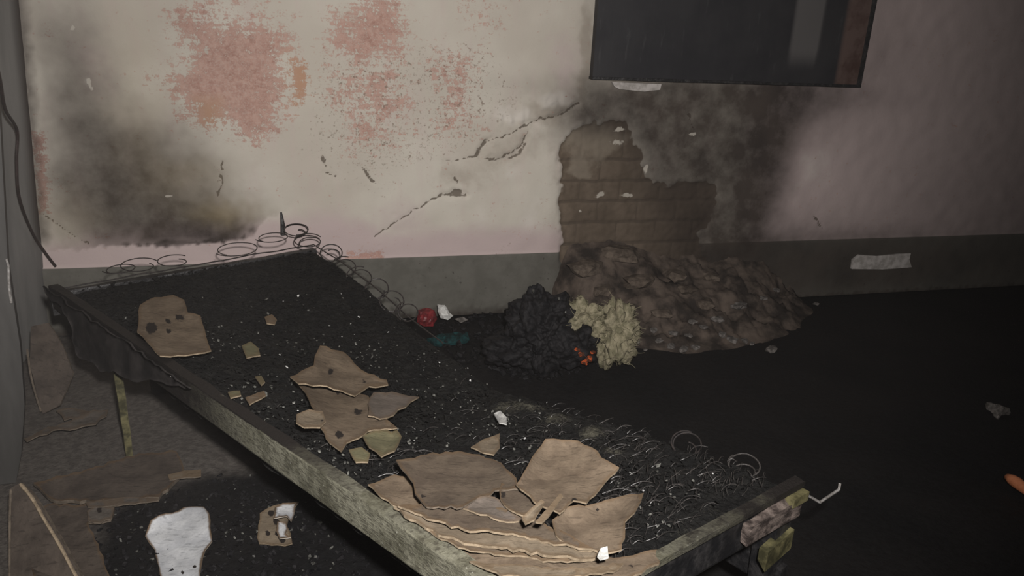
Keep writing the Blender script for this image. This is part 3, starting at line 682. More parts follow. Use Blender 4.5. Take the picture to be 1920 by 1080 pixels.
# ------------------------------------------------------------------ sheet fragments
def sheet(name, poly, surf, off, mat, emat, label=None, cat=None, group=None, thick=.004, curl=.01, spots=(), rag=3.2, grid=9, lift=None, parent=None, bend=1.0):
    """thin rigid piece lying on a surface; outline traced, own thickness, edges curled"""
    pj = jitter_poly(poly, rag, 11)
    P3 = [surf(x, y, off) for x, y in pj]
    arr = np.array(poly, float); x0, y0 = arr.min(0); x1, y1 = arr.max(0)
    pts2 = [Vector(p) for p in pj]; inner = []
    A = np.array(pj); gx = np.arange(x0+grid/2, x1, grid); gy = np.arange(y0+grid/2, y1, grid)
    G = np.array([(x+random.uniform(-1, 1), y+random.uniform(-1, 1)) for x in gx for y in gy])
    if len(G):
        sd_ = poly_sdf(G, A); inner = [Vector(p) for p, d in zip(G, sd_) if d > grid*.4]
    vv, _, ff, *_r = delaunay_2d_cdt(pts2+inner, [], [list(range(len(pts2)))], 1, 1e-4)
    Q = np.array([(v.x, v.y) for v in vv]); sdv = np.maximum(0, poly_sdf(Q, A)); seed = random.random()*50
    size = max(x1-x0, y1-y0)
    top = []
    for (x, y), d in zip(Q, sdv):
        k = math.exp(-d/(size*.12)); nz_ = noise.noise(Vector((x*.011+seed, y*.011, 0)))
        n2 = noise.noise(Vector((x*.035+seed, y*.035, 4)))
        dz_ = curl*(k*(.5+nz_*bend)+.55*nz_+.22*n2)
        if lift is not None: dz_ += lift(x, y)
        top.append(surf(x, y, off+max(-.006, dz_)+thick))
    top = np.array(top); n = len(top); bot = top-np.array([0, 0, thick])
    cnt = {}
    for f in ff:
        for a, b in zip(f, list(f[1:])+[f[0]]): cnt[(a, b)] = 1
    fs = []; fm = []
    # orientation up
    def up(f):
        a, b, c = top[f[0]], top[f[1]], top[f[2]]; return np.cross(b-a, c-a)[2] > 0
    for f in ff:
        f = list(f)
        fs.append(tuple(f) if up(f) else tuple(f[::-1])); fm.append(0)
        g_ = [i+n for i in f]; fs.append(tuple(g_[::-1]) if up(f) else tuple(g_)); fm.append(0)
    for (a, b) in list(cnt):
        if (b, a) not in cnt: fs.append((a, b, b+n, a+n)); fm.append(1)
    e = np.exp(-sdv/8.0); hole = np.zeros(n)
    for sx, sy, sr in spots: hole = np.maximum(hole, np.clip(1.25-np.hypot(Q[:, 0]-sx, Q[:, 1]-sy)/sr*.75, 0, 1))
    o = obj(name, np.vstack([top, bot]), fs, None, parent, mats=[mat, emat], fm=fm, attrs={'edge': np.tile(e, 2), 'hole': np.tile(hole, 2)})
    if label: tag(o, label, cat, group)
    return o
def onfloor(px, py, off=0.0): return atz(px, py, max(off, .001))
B, BD, BP, BG, E1, E2 = M['board'], M['board_dark'], M['board_pale'], M['board_grey'], M['edge'], M['edge_dark']
def bf(poly, off, mat, label, em=None, **k):
    return sheet('board_fragment', poly, onbed, off, mat, em or E1, label, 'board piece', 'torn fibreboard pieces on the bed', **k)
bf([(262, 572), (290, 557), (325, 553), (345, 562), (352, 586), (376, 592), (384, 618), (396, 657), (360, 664), (320, 668), (300, 667), (275, 640), (257, 622), (260, 595)], .03, B, 'large rounded tan board piece with burn holes near the head of the bed', spots=[(284, 615, 11), (335, 596, 6), (345, 598, 5), (318, 622, 5), (316, 602, 4)], curl=.012, rag=1.8)
bf([(453, 648), (470, 640), (485, 653), (488, 666), (462, 671)], .018, M['olive'], 'small square olive piece right of the large rounded piece', curl=.004, rag=1)
bf([(496, 594), (510, 589), (519, 599), (515, 608), (500, 606)], .018, B, 'tiny tan piece alone on the black padding near the head', curl=.004, rag=1)
bf([(460, 745), (495, 733), (499, 741), (468, 758)], .018, B, 'small narrow tan sliver beside the side rail', curl=.004, rag=1)
bf([(427, 735), (450, 732), (452, 741), (432, 746)], .016, M['olive'], 'tiny olive scrap left of the narrow sliver', curl=.003, rag=1)
bf([(478, 706), (490, 704), (497, 716), (490, 722)], .016, M['olive'], 'tiny olive chip above the narrow sliver', curl=.003, rag=1)
bf([(548, 712), (600, 712), (650, 732), (690, 742), (706, 770), (745, 802), (690, 808), (650, 830), (640, 846), (618, 830), (600, 800), (590, 770), (572, 735)], .022, B, 'large pinkish tan sheet under the pieces at the middle of the bed', curl=.014, spots=[(672, 772, 7), (636, 815, 8), (633, 738, 4)])
bf([(600, 648), (622, 655), (645, 660), (665, 682), (690, 700), (725, 712), (728, 721), (692, 724), (665, 742), (640, 732), (600, 722), (560, 719), (544, 706), (565, 695), (588, 685), (590, 668)], .045, B, 'star-shaped tan piece on top at the middle of the bed', curl=.02, spots=[(620, 698, 4), (680, 712, 5), (610, 734, 5)])
bf([(700, 736), (735, 734), (765, 742), (786, 744), (770, 753), (738, 778), (712, 785), (690, 779), (690, 757)], .045, BG, 'smooth greyish piece at the right of the star-shaped piece', curl=.012)
bf([(556, 777), (580, 767), (605, 771), (611, 790), (600, 801), (570, 801), (555, 792)], .045, BP, 'small pale piece at the left tip of the middle sheet', curl=.012, spots=[(604, 785, 4)])
bf([(680, 818), (700, 808), (745, 806), (753, 818), (740, 845), (715, 856), (692, 838)], .024, M['olive'], 'ochre triangular piece just below the middle sheet', curl=.012)
bf([(654, 843), (678, 838), (694, 850), (690, 866), (667, 866)], .016, M['olive'], 'small dull olive piece below the ochre triangle', curl=.004, rag=1)
bf([(883, 838), (905, 824), (937, 812), (937, 838), (926, 852), (905, 848)], .02, BP, 'lone pale triangle above the big heap of pieces', curl=.01, rag=1)
bf([(690, 908), (740, 889), (762, 893), (780, 930), (792, 948), (750, 952), (715, 932)], .02, B, 'tan piece at the left corner of the big heap', curl=.01)
bf([(765, 975), (860, 990), (960, 1012), (1060, 1035), (1150, 1046), (1245, 1028), (1236, 1056), (1180, 1084), (1090, 1110), (1000, 1105), (900, 1078), (850, 1050), (800, 1010)], .016, B, 'long layered sheet at the bottom of the heap by the foot', curl=.02, spots=[(920, 1058, 4), (1180, 1060, 5), (1090, 1070, 4)], thick=.005)
bf([(738, 950), (860, 948), (930, 958), (1000, 978), (1060, 1000), (1135, 1036), (1110, 1048), (1040, 1042), (940, 1026), (870, 1018), (800, 990)], .034, BP, 'long pale curved sheet with frayed layers in the heap', curl=.018, thick=.006)
bf([(746, 948), (860, 942), (950, 955), (1010, 975), (1080, 1010), (1120, 1032), (1050, 1020), (950, 1000), (870, 992), (800, 972)], .052, BD, 'long dark curved sheet lying over the pale curved one', curl=.012, em=E1, thick=.005)
bf([(742, 862), (800, 852), (860, 845), (910, 858), (940, 868), (968, 896), (978, 918), (940, 918), (895, 934), (868, 950), (800, 950), (778, 925), (775, 905), (762, 888)], .062, BD, 'wide smoked brown sheet at the upper left of the heap', em=E2, curl=.014, spots=[(778, 890, 5), (795, 930, 5)])
bf([(862, 950), (890, 936), (912, 929), (928, 932), (962, 962), (980, 975), (950, 978), (900, 964)], .062, BG, 'small folded grey piece at the centre of the heap', curl=.012)
bf([(940, 905), (975, 912), (1030, 935), (1020, 948), (985, 968), (955, 955), (938, 935)], .070, BD, 'dark narrow piece between the wide sheet and the square one', curl=.008, spots=[(944, 930, 6)])
bf([(1035, 975), (1060, 950), (1110, 945), (1150, 934), (1207, 924), (1196, 950), (1172, 978), (1172, 1008), (1166, 1030), (1130, 1038), (1080, 1030), (1042, 1003)], .05, B, 'broad tan piece with a pointed corner at the right of the heap', curl=.02, spots=[(1120, 958, 4)])
bf([(1022, 823), (1052, 824), (1084, 826), (1120, 845), (1128, 858), (1161, 876), (1130, 910), (1100, 943), (1075, 938), (1050, 962), (1010, 946), (968, 908), (992, 868)], .085, B, 'large squarish tan board piece on top of the heap', curl=.016, rag=1.6, spots=[(1078, 938, 6), (1065, 905, 3), (1082, 915, 3), (1060, 922, 3)], lift=lambda x, y: .03*max(0, (900-y)/80))
bf([(978, 970), (1015, 936), (1022, 941), (1002, 974), (985, 982)], .105, BP, 'pale narrow strip standing out at the centre of the heap', curl=.006, rag=.7)
bf([(1004, 978), (1050, 925), (1056, 930), (1030, 966), (1016, 980)], .11, BP, 'pale curved sliver against the squarish piece', curl=.01, rag=.7)
bf([(795, 990), (860, 1006), (950, 1024), (1040, 1038), (1100, 1050), (1040, 1052), (940, 1040), (860, 1026)], .030, B, 'thin tan strip between the pale curved sheet and the bottom one', curl=.012, thick=.004)
bf([(880, 1052), (960, 1058), (1060, 1066), (1170, 1056), (1150, 1072), (1050, 1082), (940, 1080)], .036, BP, 'frayed pale strip on the bottom sheet beside the foot of the bed', curl=.014, thick=.004)
ws = sheet('paper_scrap', [(1120, 1042), (1126, 1028), (1139, 1024), (1141, 1044), (1126, 1048)], onbed, .075, M['white'], M['white'], 'small bright white scrap at the lower right of the heap of board pieces', 'paper scrap', curl=.006, rag=.7, grid=5)
ws = sheet('paper_scrap', [(926, 775), (938, 770), (950, 782), (950, 795), (936, 792)], onbed, .025, M['flake_bright'], M['white'], 'small whitish scrap on the black padding above the lone triangle', 'paper scrap', curl=.008, rag=1.5, grid=5)

# charred crumbs all over the mattress: nobody could count them
def crumbs(n, place, smin, smax, zoff):
    parts = []
    for k in range(n):
        q = place()
        if q is None: continue
        s = random.uniform(smin, smax)*(1 if random.random() < .9 else 1.7); a = random.random()*6.28
        ax = np.array([math.cos(a), math.sin(a), random.uniform(-.6, .6)])*s; ay = np.array([-math.sin(a), math.cos(a), random.uniform(-.6, .6)])*s*random.uniform(.4, 1)
        az = np.array([random.uniform(-.3, .3), random.uniform(-.3, .3), 1])*s*random.uniform(.15, .5)
        v, f = box(np.array(q)+np.array([0, 0, zoff+s*.3]), ax*.5, ay*.5, az*.5)
        v = [p+np.array([random.uniform(-.15, .15) for _ in range(3)])*s for p in v]; parts.append((v, f))
    return join(parts)
def pb(vlo=.02, vhi=.97, ulo=.06, uhi=.96):
    def f():
        u = random.uniform(ulo, uhi); v = random.uniform(vlo, vhi)
        if noise.noise(Vector((u*5, v*11, 3))) < random.uniform(-.5, .25): return None
        p = bl(u, v); return (p[0], p[1], height(u, v)+.004)
    return f
CL = [onbed(x, y) for x, y in ((690, 665), (720, 690), (620, 870), (650, 900), (490, 730), (950, 790), (820, 760), (800, 700), (960, 860), (430, 650), (560, 650), (880, 800), (1240, 1010), (1150, 900), (470, 780), (760, 830))]
def pb2():
    if random.random() < .68:
        c = random.choice(CL); x, y = c[0]+random.gauss(0, .07), c[1]+random.gauss(0, .07); u, v = inv(x, y)
        if not (.06 < u < .96 and .03 < v < .97): return None
        return (x, y, height(u, v)+.004)
    return pb(.12, .95)()
tag(obj('ash_debris', *crumbs(5200, pb(), .003, .010, .002), M['char']), 'black charred crumbs strewn over the mattress', 'ash', kind='stuff')
tag(obj('ash_debris', *crumbs(620, pb2, .0025, .007, .006), M['flake']), 'grey ash flakes scattered over the black mattress', 'ash', kind='stuff')
tag(obj('ash_debris', *crumbs(60, pb(.1, .95), .003, .006, .010), M['flake_bright']), 'bright glinting specks scattered over the black mattress', 'ash', kind='stuff')
def pf(poly, thr=-.2):
    A = np.array([atz(*p, 0)[:2] for p in poly]); x0, y0 = A.min(0); x1, y1 = A.max(0)
    def f():
        for _ in range(50):
            q = np.array([[random.uniform(x0, x1), random.uniform(y0, y1)]])
            if poly_sdf(q, A)[0] > 0: return (q[0][0], q[0][1], -.004)
        return None
    return f
tag(obj('floor_ash', *crumbs(700, pf([(150, 960), (300, 930), (420, 890), (600, 950), (760, 1100), (180, 1100)]), .004, .014, .002), M['ash']), 'black ash crumbs on the floor around the white paper', 'ash', kind='stuff')
tag(obj('floor_ash', *crumbs(110, pf([(150, 980), (320, 920), (480, 880), (600, 950), (700, 1080), (180, 1100)]), .003, .008, .003), M['flake']), 'grey flakes on the floor around the white paper', 'ash', kind='stuff')
tag(obj('floor_ash', *crumbs(900, pf([(790, 610), (940, 580), (1100, 600), (1150, 680), (1000, 720), (860, 680)]), .006, .022, .002), M['ash']), 'black ash on the floor beside the smouldering heap', 'ash', kind='stuff')

# ------------------------------------------------------------------ floor pieces at left
sheet('scorched_paper', [(283, 975), (300, 965), (322, 962), (345, 951), (382, 950), (392, 962), (398, 1015), (385, 1032), (378, 1060), (372, 1100), (305, 1100), (290, 1030), (272, 1005)], onfloor, .012, M['paper'], M['paper_edge'], 'crumpled white paper with scorched brown edges on the floor at lower left', 'paper', curl=.02, spots=[(355, 998, 3), (325, 1058, 3), (342, 1072, 4), (364, 1062, 3)], thick=.002, grid=6, bend=1.6, rag=1.3)
pk = sheet('burnt_packet', [(487, 962), (503, 952), (525, 945), (540, 948), (538, 985), (545, 1000), (548, 1019), (520, 1021), (486, 1019), (484, 985)], onfloor, .008, M['board_pale'], M['edge'], 'small burnt packet in white and brown on the black floor beneath the rail', 'packet', curl=.02, spots=[(508, 962, 6), (518, 978, 6), (523, 1000, 7), (502, 1000, 5), (535, 985, 5), (530, 1013, 6)], thick=.003, grid=5)
sheet('white_flap', [(516, 950), (530, 943), (561, 940), (552, 962), (546, 978), (538, 968), (524, 970), (513, 972)], onfloor, .035, M['paper'], M['paper_edge'], parent=pk, curl=.012, thick=.002, grid=5)
sheet('white_flap', [(520, 978), (536, 978), (540, 992), (536, 1000), (545, 1008), (524, 1010), (518, 996)], onfloor, .035, M['paper'], M['paper_edge'], parent=pk, curl=.012, thick=.002, grid=5)
def ff_(poly, off, mat, label, em=None, **k):
    mat = {'smoked_fibreboard': M['board_sooty'], 'greyish_board': M['board_grey2']}.get(mat.name, mat)
    return sheet('board_fragment', poly, onfloor, off, mat, em or E2, label, 'board piece', 'flat board pieces on the floor', **k)
ff_([(62, 905), (150, 885), (260, 850), (330, 845), (345, 880), (298, 932), (240, 938), (150, 940), (95, 935)], .012, BD, 'wide grey-brown sheet on the floor left of the bed', curl=.012, thick=.012)
ff_([(90, 945), (160, 945), (215, 950), (208, 975), (165, 980), (185, 1020), (215, 1100), (60, 1100), (60, 960)], .008, BD, 'reddish brown sheet behind the leaning board', curl=.012, thick=.006)
ff_([(163, 958), (185, 945), (214, 951), (210, 972), (188, 980), (165, 976)], .03, BG, 'small rounded piece with a burn hole above the white paper', spots=[(186, 954, 7)], curl=.01)
ff_([(160, 942), (230, 932), (296, 933), (298, 938), (220, 948), (165, 951)], .034, BG, 'long thin strip lying along the edge of the grey-brown sheet', curl=.004, rag=.8)
ff_([(314, 890), (345, 882), (377, 880), (377, 893), (335, 897), (318, 900)], .03, M['board_pale'], 'short pale strip at the edge of the black floor area', curl=.004, rag=.8)
ff_([(45, 822), (90, 800), (130, 790), (175, 768), (203, 768), (200, 780), (180, 795), (130, 806), (100, 806), (50, 828)], .03, BG, 'pale splintered stick by the left wall', curl=.012)
ff_([(105, 770), (140, 765), (190, 772), (190, 778), (120, 788)], .02, BG, 'short grey splinter above the stick by the left wall', curl=.006)
# leaning boards
def slab(name, poly, P0, n_, thick, mat, em, label, cat, rag=1.5):
    pj = jitter_poly(poly, rag, 22); q = [onplane(x, y, P0, n_) for x, y in pj]; k = len(q); nrm = n_/np.linalg.norm(n_)
    if nrm@(CAM-q[0]) < 0: nrm = -nrm
    back = [p-nrm*thick for p in q]; arr = np.array(pj)
    vv, _, ff2, *_r = delaunay_2d_cdt([Vector(p) for p in pj], [], [list(range(k))], 1, 1e-4)
    vs = q+back; fs = []; fm = []
    for f in ff2:
        f = tuple(f); fs.append(f); fm.append(0); fs.append(tuple(i+k for i in f[::-1])); fm.append(0)
    for i in range(k): fs.append((i, (i+1) % k, k+(i+1) % k, k+i)); fm.append(1)
    o = obj(name, vs, fs, None, mats=[mat, em], fm=fm, attrs={'edge': [0]*(2*k), 'hole': [0]*(2*k)})
    return tag(o, label, cat)
pb0 = atz(90, 1095, 0.0)
ln_n = np.array([-.1, -.78, .62])
lb = slab('leaning_board', [(20, 915), (38, 905), (60, 925), (100, 990), (135, 1050), (160, 1098), (14, 1098), (16, 990)], pb0, ln_n, .014, M['board_sooty'], E2, 'brown board with pale broken edges leaning in the lower left corner', 'board')
# its pale broken edge strips
def strip_on(pts, P0, n_, w_, mat, parent, offn=.004, name='broken_edge', label='pale splintered edge'):
    nrm = n_/np.linalg.norm(n_); nrm = nrm if nrm@(CAM-P0) > 0 else -nrm
    q = [onplane(x, y, P0, n_)+nrm*offn for x, y in pts]
    o = obj(name, *tube(catmull(q, 5), [w_*(.7+.5*abs(noise.noise(Vector((i*.7, 0, 0))))) for i in range((len(q)-1)*5+1)], 6), mat, parent); o['label'] = label; return o
strip_on([(40, 908), (62, 935), (85, 975), (112, 1020), (150, 1092)], pb0, ln_n, .006, M['edge'], lb)
strip_on([(22, 918), (20, 990), (20, 1090)], pb0, ln_n, .004, M['edge_dark'], lb)
pb1 = atz(85, 778, 0.0); ln2 = np.array([.15, -.85, .5])
lb2 = slab('leaning_board', [(58, 612), (90, 605), (118, 650), (137, 700), (112, 760), (80, 776), (68, 735), (55, 680)], pb1, ln2, .012, M['board_sooty'], E2, 'dusky panel propped against the foot of the left wall', 'board')
strip_on([(52, 655), (58, 700), (68, 740), (78, 772)], pb1, ln2, .005, M['edge_dark'], lb2)

# ------------------------------------------------------------------ rubble against the wall
HPx = [(1035, 510), (1075, 470), (1150, 450), (1260, 445), (1300, 470), (1390, 460), (1470, 485), (1440, 540), (1450, 590), (1400, 640), (1300, 655), (1210, 670), (1150, 640), (1090, 600)]
# heap in wall coordinates: s along, d out from the wall; height falls away from the wall
s_a = sz(1045, 560)[0]; s_b = sz(1475, 540)[0]
ns_, nd_ = 110, 70; vs = []
for j in range(nd_+1):
    d = 0.95*j/nd_
    for i in range(ns_+1):
        t = i/ns_; s = s_a-.05+(s_b-s_a+.12)*t
        env = min(1, max(0, t)*16)**.6*min(1, max(0, 1-t)*6)**.6
        dep = .18+.50*env*(.45+.55*math.sin(min(1, t*1.15)*math.pi)**.8)+.04*noise.noise(Vector((s*7, 0, 9)))
        crest = env*(.39-.15*t+.03*math.sin(t*9))*(1 if t < .72 else 1-.45*(t-.72)/.28) + .01
        h = crest*max(0, 1-d/dep)**1.15
        nzv = noise.fractal(Vector((s*6, d*6, 2)), .6, 2.1, 5)
        blk = noise.cell(Vector((s*9, d*9+h*5, 1)))
        h += (nzv*.05+blk*.03)*min(1, h*14)*(1-.6*min(1, h/.36))
        q = W0+WD*s+WN*(d+.005); vs.append((q[0], q[1], max(h-.012, -.02)))
fs = [(j*(ns_+1)+i, j*(ns_+1)+i+1, (j+1)*(ns_+1)+i+1, (j+1)*(ns_+1)+i)[::-1] for j in range(nd_) for i in range(ns_)]
hp = obj('rubble_heap', vs, fs, M['rubble'], smooth=True)
tag(hp, 'heap of brown mud plaster rubble slumped at the foot of the broken brick wall', 'rubble', kind='stuff')
HV = np.array(vs)
def heapz(x, y):
    d = (HV[:, 0]-x)**2+(HV[:, 1]-y)**2; k = d.argmin(); return max(0, HV[k, 2]) if d[k] < .003 else 0.0
def onheap(px, py, off=0):
    # first hit along the ray from the camera side
    best = atz(px, py, 0)
    for z in np.arange(.55, -.001, -.004):
        p = atz(px, py, z)
        if (p-W0)@WN < .02: continue
        if heapz(p[0], p[1]) >= z: best = p; break
    return best+np.array([0, 0, off])
def rock(c, sx, sy, sz_, seed, n=2):
    import bmesh
    bm = bmesh.new(); bmesh.ops.create_icosphere(bm, subdivisions=n, radius=1)
    rs = random.Random(seed); ang = rs.random()*6.28; ca, sa = math.cos(ang), math.sin(ang)
    vs = []
    for v in bm.verts:
        p = v.co.copy(); m_ = max(abs(p.x), abs(p.y), abs(p.z)); p = p.lerp(p/m_, .55)
        p *= 1+.45*noise.noise(p*1.3+Vector((seed*3.1, 0, 0)))+.15*noise.noise(p*3+Vector((0, seed*2.1, 0)))
        x, y, z = p.x*sx, p.y*sy, p.z*sz_; vs.append((c[0]+x*ca-y*sa, c[1]+x*sa+y*ca, c[2]+z))
    fs = [tuple(v.index for v in f.verts) for f in bm.faces]; bm.free(); return vs, fs
CH = [(1100, 505, 34, 'b'), (1160, 480, 38, 'b'), (1225, 470, 30, 'b'), (1130, 545, 26, 'b'), (1200, 530, 34, 'b'), (1265, 520, 26, 'b'), (1285, 545, 20, 'b'), (1375, 480, 22, 'p'), (1415, 490, 26, 'b'), (1448, 495, 18, 'b'), (1240, 590, 20, 'b'), (1180, 600, 18, 'b'), (1320, 570, 22, 'b'), (1385, 575, 14, 'g'), (1345, 600, 12, 'g'), (1330, 520, 20, 'b'), (1235, 640, 9, 'g'), (1258, 650, 10, 'g'), (1282, 656, 11, 'g'), (1302, 652, 9, 'g'), (1225, 620, 10, 'g'), (1262, 625, 9, 'g'), (1290, 630, 8, 'g'), (1355, 628, 10, 'g'), (1372, 638, 12, 'g'), (1395, 640, 9, 'g'), (1410, 645, 6, 'g'), (1446, 656, 12, 'g'), (1318, 615, 9, 'g'), (1210, 656, 4, 'g'), (1298, 605, 9, 'g'), (1455, 545, 8, 'g'), (1492, 514, 9, 'g'), (1530, 570, 5, 'g'), (1430, 560, 8, 'g'), (1195, 640, 7, 'g')]
BL = ['at the upper left end of the heap by the bricks', 'large one on top of the rubble heap below the bricks', 'near the middle of the crest of the rubble heap', 'low on the left flank of the rubble heap above the stuffing', 'in the middle of the left half of the rubble heap', 'just right of the middle of the heap crest', 'small one in the centre of the rubble heap', 'at the right shoulder of the rubble heap beside the pale chunk', 'topmost at the right end of the rubble heap', 'just above the grey chips in the lower middle of the heap', 'right beside the yellowish stuffing', 'in the right half of the heap above the grey chips', 'between the heap centre and the pale chunk']
lab = {'b': ('brown lump of fallen mud plaster lying on the rubble heap', 'mud plaster lumps on the heap'), 'g': ('grey chip of plaster scattered at the front of the rubble heap', 'grey plaster chips before the heap'), 'p': ('pale yellowish chunk near the right top of the rubble heap', None)}
for k, (px, py, r_, t) in enumerate(CH):
    p = onheap(px, py); dist = (p-CAM)@FW; r = r_*dist/F
    fl_ = .35 if t == 'b' else .45
    v, f = rock(p+np.array([0, 0, r*.12]), r, r*.7, r*fl_, k+1)
    o = obj('plaster_chunk', v, f, {'b': M['chunk_brown'], 'g': M['chunk'], 'p': M['board_pale']}[t]); tag(o, ('lump of mud plaster '+BL[sum(1 for c_ in CH[:k] if c_[3] == 'b')]) if t == 'b' else lab[t][0], 'rubble chunk', lab[t][1])

# singed foam tuft with fibres and embers
fo = onheap(1130, 655); foam = empty('singed_stuffing', (fo[0], fo[1], 0))
tag(foam, 'yellowish tuft of smouldering stuffing standing out of the black ash', 'stuffing')
import bmesh
def lump(px, py, rxp, ryp, dep, seed, mat, parent, name, amp=.35, zlow=0.0, base=None, lab_=None, sub=5, freq=2.0, rough=.06):
    b_ = base if base is not None else onfloor(px, py+ryp)
    P0 = np.array([b_[0], b_[1], 0]); nf = np.array([0, -1, 0.]); c = onplane(px, py, P0, nf); sc_ = ((c-CAM)@FW)/F
    rx, rz = rxp*sc_, ryp*sc_
    bm = bmesh.new(); bmesh.ops.create_icosphere(bm, subdivisions=sub, radius=1); vs = []
    for v in bm.verts:
        p = v.co; s_ = 1+amp*noise.fractal(p*freq+Vector((seed, 0, 0)), 1.0, 2.1, 4)+rough*noise.noise(p*13)
        q = np.array([c[0]+p.x*rx*s_, c[1]+p.y*dep*s_, c[2]+p.z*rz*s_]); q[2] = max(q[2], -.005); vs.append(q)
    fs = [tuple(v.index for v in f.verts) for f in bm.faces]; bm.free()
    o = obj(name, vs, fs, mat, parent, smooth=True)
    if lab_: o['label'] = lab_
    return vs
FB = onfloor(1150, 685)
fv = lump(1150, 625, 42, 54, .10, 3, M['foam'], foam, 'padding', .6, base=FB)
fv += lump(1098, 598, 40, 32, .08, 9, M['foam'], foam, 'padding', .75, base=FB)
parts = []
for k in range(900):
    p = np.array(random.choice(fv)); ctr = np.array([FB[0], FB[1]+.02, p[2]-.01]); d = p-ctr; d /= np.linalg.norm(d)+1e-6
    d = d+np.array([random.gauss(0, .5) for _ in range(3)]); L = random.uniform(.008, .028)
    if p[2] < .01: continue
    parts.append(tube([p-d*.004, p+d*L*.5, p+d*L+np.array([random.gauss(0, .004) for _ in range(3)])], [.0016, .0012, .0006], 3))
o = obj('fibres', *join(parts), M['foam'], foam); o['kind'] = 'stuff'
for k, (px, py, r_) in enumerate([(1092, 664, 8), (1104, 672, 9), (1083, 655, 5), (1112, 660, 5), (1096, 680, 6)]):
    P0 = onfloor(1095, 692)-np.array([0, .13, 0]); c = onplane(px, py, P0, np.array([0, -1, 0.])); r = r_*((c-CAM)@FW)/F
    v, f = rock(c, r, r*.8, r*.6, 50+k); obj('ember', v, f, M['ember'], foam)['label'] = 'dull orange glowing ember'
ah = empty('ash_heap', (FB[0]-.2, FB[1]+.05, 0)); tag(ah, 'black heap of burnt cloth and ash left of the yellowish stuffing', 'ash heap')
lump(1010, 620, 62, 72, .16, 21, M['ash'], ah, 'charred_pile', .42, base=onfloor(1010, 690), sub=6, freq=1.7)
lump(1075, 640, 48, 42, .12, 27, M['ash'], ah, 'charred_pile', .42, base=onfloor(1075, 690), freq=1.8)
lump(965, 655, 50, 30, .12, 33, M['ash'], ah, 'charred_pile', .42, base=onfloor(965, 690), freq=1.8)
parts = []
for (px, py) in [(980, 607), (1018, 609), (1037, 607), (969, 628), (956, 642), (1000, 545), (990, 560), (1022, 565), (1048, 560), (1060, 585), (975, 600), (1045, 640)]:
    c = onplane(px, py, np.array([0, FB[1]-.12, 0]), np.array([0, -1, 0.]))
    v, f = rock(c, .007, .005, .006, px); parts.append((v, f))
o = obj('light_flakes', *join(parts), M['flake'], ah); o['kind'] = 'stuff'

# red wrapper, white scrap, teal cloth behind the mattress edge
def onback(px, py, off=0): return onplane(px, py, W0+WN*(.22), WN)
def crumple(name, poly, P0, n_, thick, mat, label, cat, amp=.012):
    pj = jitter_poly(poly, 1.2, 7); k = len(pj); A = np.array(pj); x0, y0 = A.min(0); x1, y1 = A.max(0)
    G = np.array([(x, y) for x in np.arange(x0+2, x1, 4) for y in np.arange(y0+2, y1, 4)]); sdg = poly_sdf(G, A)
    inner = [Vector(g) for g, d in zip(G, sdg) if d > 2]
    vv, _, ff2, *_r = delaunay_2d_cdt([Vector(p) for p in pj]+inner, [], [list(range(k))], 1, 1e-4)
    nrm = n_/np.linalg.norm(n_); nrm = nrm if nrm@(CAM-P0) > 0 else -nrm
    top = []; 
    for v in vv:
        q = onplane(v.x, v.y, P0, n_); d = max(0, poly_sdf(np.array([[v.x, v.y]]), A)[0])
        top.append(q+nrm*(amp*noise.noise(Vector((v.x*.16, v.y*.16, px_seed[0])))+thick*(1-math.exp(-d/6))))
    px_seed[0] += 3.3; n = len(top); bot = [p-nrm*(thick*.4+.012) for p in top]; cnt = set()
    for f in ff2:
        for a, b in zip(f, list(f[1:])+[f[0]]): cnt.add((a, b))
    fs = [tuple(f) for f in ff2]+[tuple(i+n for i in f[::-1]) for f in ff2]+[(a, b, b+n, a+n) for a, b in cnt if (b, a) not in cnt]
    return tag(obj(name, top+bot, fs, mat), label, cat)
px_seed = [1.0]
pr0 = onfloor(815, 622); nb_ = np.array([.1, -.9, .45])
crumple('plastic_wrapper', [(783, 582), (800, 577), (815, 582), (820, 598), (812, 612), (795, 612), (782, 604)], pr0, nb_, .03, M['red'], 'crumpled red wrapper at the foot of the wall beyond the bed', 'wrapper')
crumple('paper_scrap', [(820, 570), (834, 572), (842, 586), (850, 592), (840, 600), (826, 596), (821, 584)], pr0, nb_, .03, M['white'], 'crumpled white scrap just right of the red wrapper', 'paper scrap')
crumple('cloth_rag', [(800, 634), (820, 628), (850, 624), (876, 622), (880, 634), (860, 642), (820, 646)], onfloor(840, 648), np.array([0, -.3, 1.]), .012, M['teal'], 'dark teal rag on the floor beyond the bed', 'cloth')
crumple('paper_scrap', [(852, 598), (868, 594), (878, 600), (864, 606)], pr0, nb_, .01, M['chunk'], 'dull grey scrap right of the white scrap by the wall', 'paper scrap')
# right floor
crumple('paper_scrap', [(1850, 754), (1866, 758), (1892, 766), (1896, 773), (1880, 775), (1872, 786), (1864, 772), (1852, 764)], onfloor(1875, 780), np.array([0, -.4, 1.]), .01, M['chunk'], 'small greyish scrap alone on the black floor at right', 'paper scrap')
a, b = onfloor(1885, 903), onfloor(2010, 990)
n_ = 12; pts = [a+(b-a)*i/n_+np.array([0, 0, .022+.002*math.sin(i)]) for i in range(n_+1)]
rad = [.012]+[.02+.002*math.sin(i*1.7) for i in range(n_)]
tag(obj('plastic_pipe', *tube(pts, rad, 12), M['orange'], smooth=True), 'orange stick lying on the black floor at the right edge', 'stick')
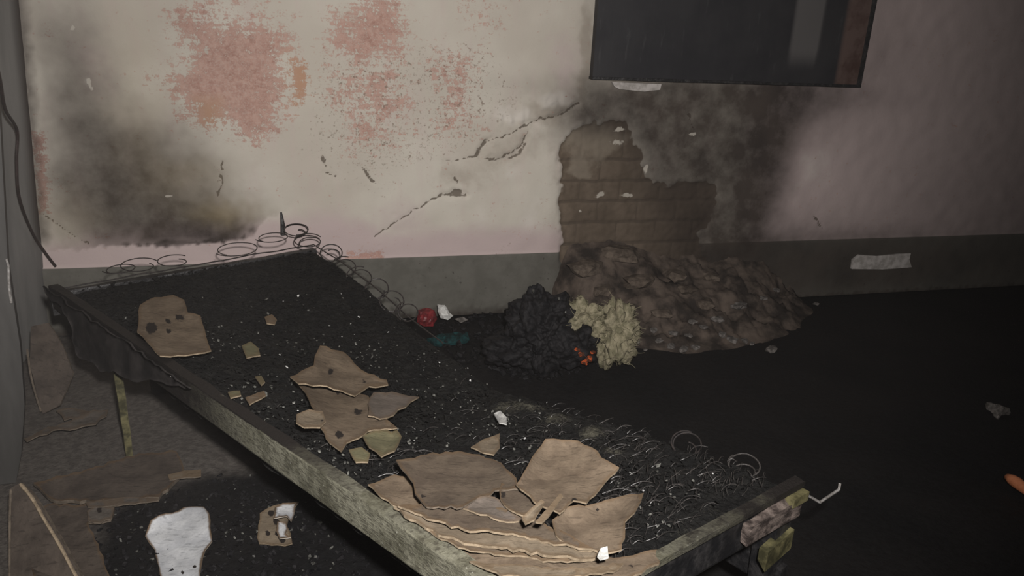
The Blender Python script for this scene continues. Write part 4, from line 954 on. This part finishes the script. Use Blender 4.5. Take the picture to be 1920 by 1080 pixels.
# wooden peg in the wall above the coils
pp = onwall(531, 440, .03); pq = onwall(527, 398, .012)
tag(obj('wall_peg', *tube([pp-WN*.0, pp*.5+pq*.5+WN*.01+WD*.003, pq], [.013, .011, .005], 7), M['char_wood']), 'short burnt stub sticking up against the wall above the bed coils', 'stub')

# ------------------------------------------------------------------ smoke hanging in the room
def smoke_mat():
    m_ = D.materials.new('thin_smoke'); m_.use_nodes = True; t = m_.node_tree; t.nodes.clear()
    out = t.nodes.new('ShaderNodeOutputMaterial'); pv = t.nodes.new('ShaderNodeVolumePrincipled')
    pv.inputs['Color'].default_value = (.80, .76, .74, 1); pv.inputs['Anisotropy'].default_value = .0
    tc = t.nodes.new('ShaderNodeTexCoord'); ge = t.nodes.new('ShaderNodeNewGeometry'); nz_ = t.nodes.new('ShaderNodeTexNoise')
    nz_.inputs['Scale'].default_value = 1.6; nz_.inputs['Detail'].default_value = 3; nz_.inputs['Distortion'].default_value = .6
    t.links.new(ge.outputs['Position'], nz_.inputs['Vector'])
    sp = t.nodes.new('ShaderNodeSeparateXYZ'); t.links.new(ge.outputs['Position'], sp.inputs[0])
    def mr(src, a, b, c, d):
        n = t.nodes.new('ShaderNodeMapRange'); n.interpolation_type = 'SMOOTHSTEP'
        n.inputs[1].default_value = a; n.inputs[2].default_value = b; n.inputs[3].default_value = c; n.inputs[4].default_value = d
        t.links.new(src, n.inputs[0]); return n.outputs[0]
    mu = t.nodes.new('ShaderNodeMath'); mu.operation = 'MULTIPLY'
    t.links.new(mr(nz_.outputs['Fac'], .42, .66, .15, 1), mu.inputs[0]); t.links.new(mr(sp.outputs['X'], -.35, -1.5, 0, .05), mu.inputs[1])
    ad = t.nodes.new('ShaderNodeMath'); ad.inputs[1].default_value = .0022; t.links.new(mu.outputs[0], ad.inputs[0])
    t.links.new(ad.outputs[0], pv.inputs['Density'])
    t.links.new(pv.outputs[0], out.inputs['Volume']); return m_
v_, f_ = box((1.2, 2.1, 1.32), (3.0, .9, 0), (-.05, 1.3, 0), (0, 0, 1.3))
sm = obj('smoke', v_, f_, smoke_mat())
tag(sm, 'thin grey smoke hanging through the burnt room', 'smoke', kind='stuff')

for o in D.objects:
    if '_o' in o: del o['_o']
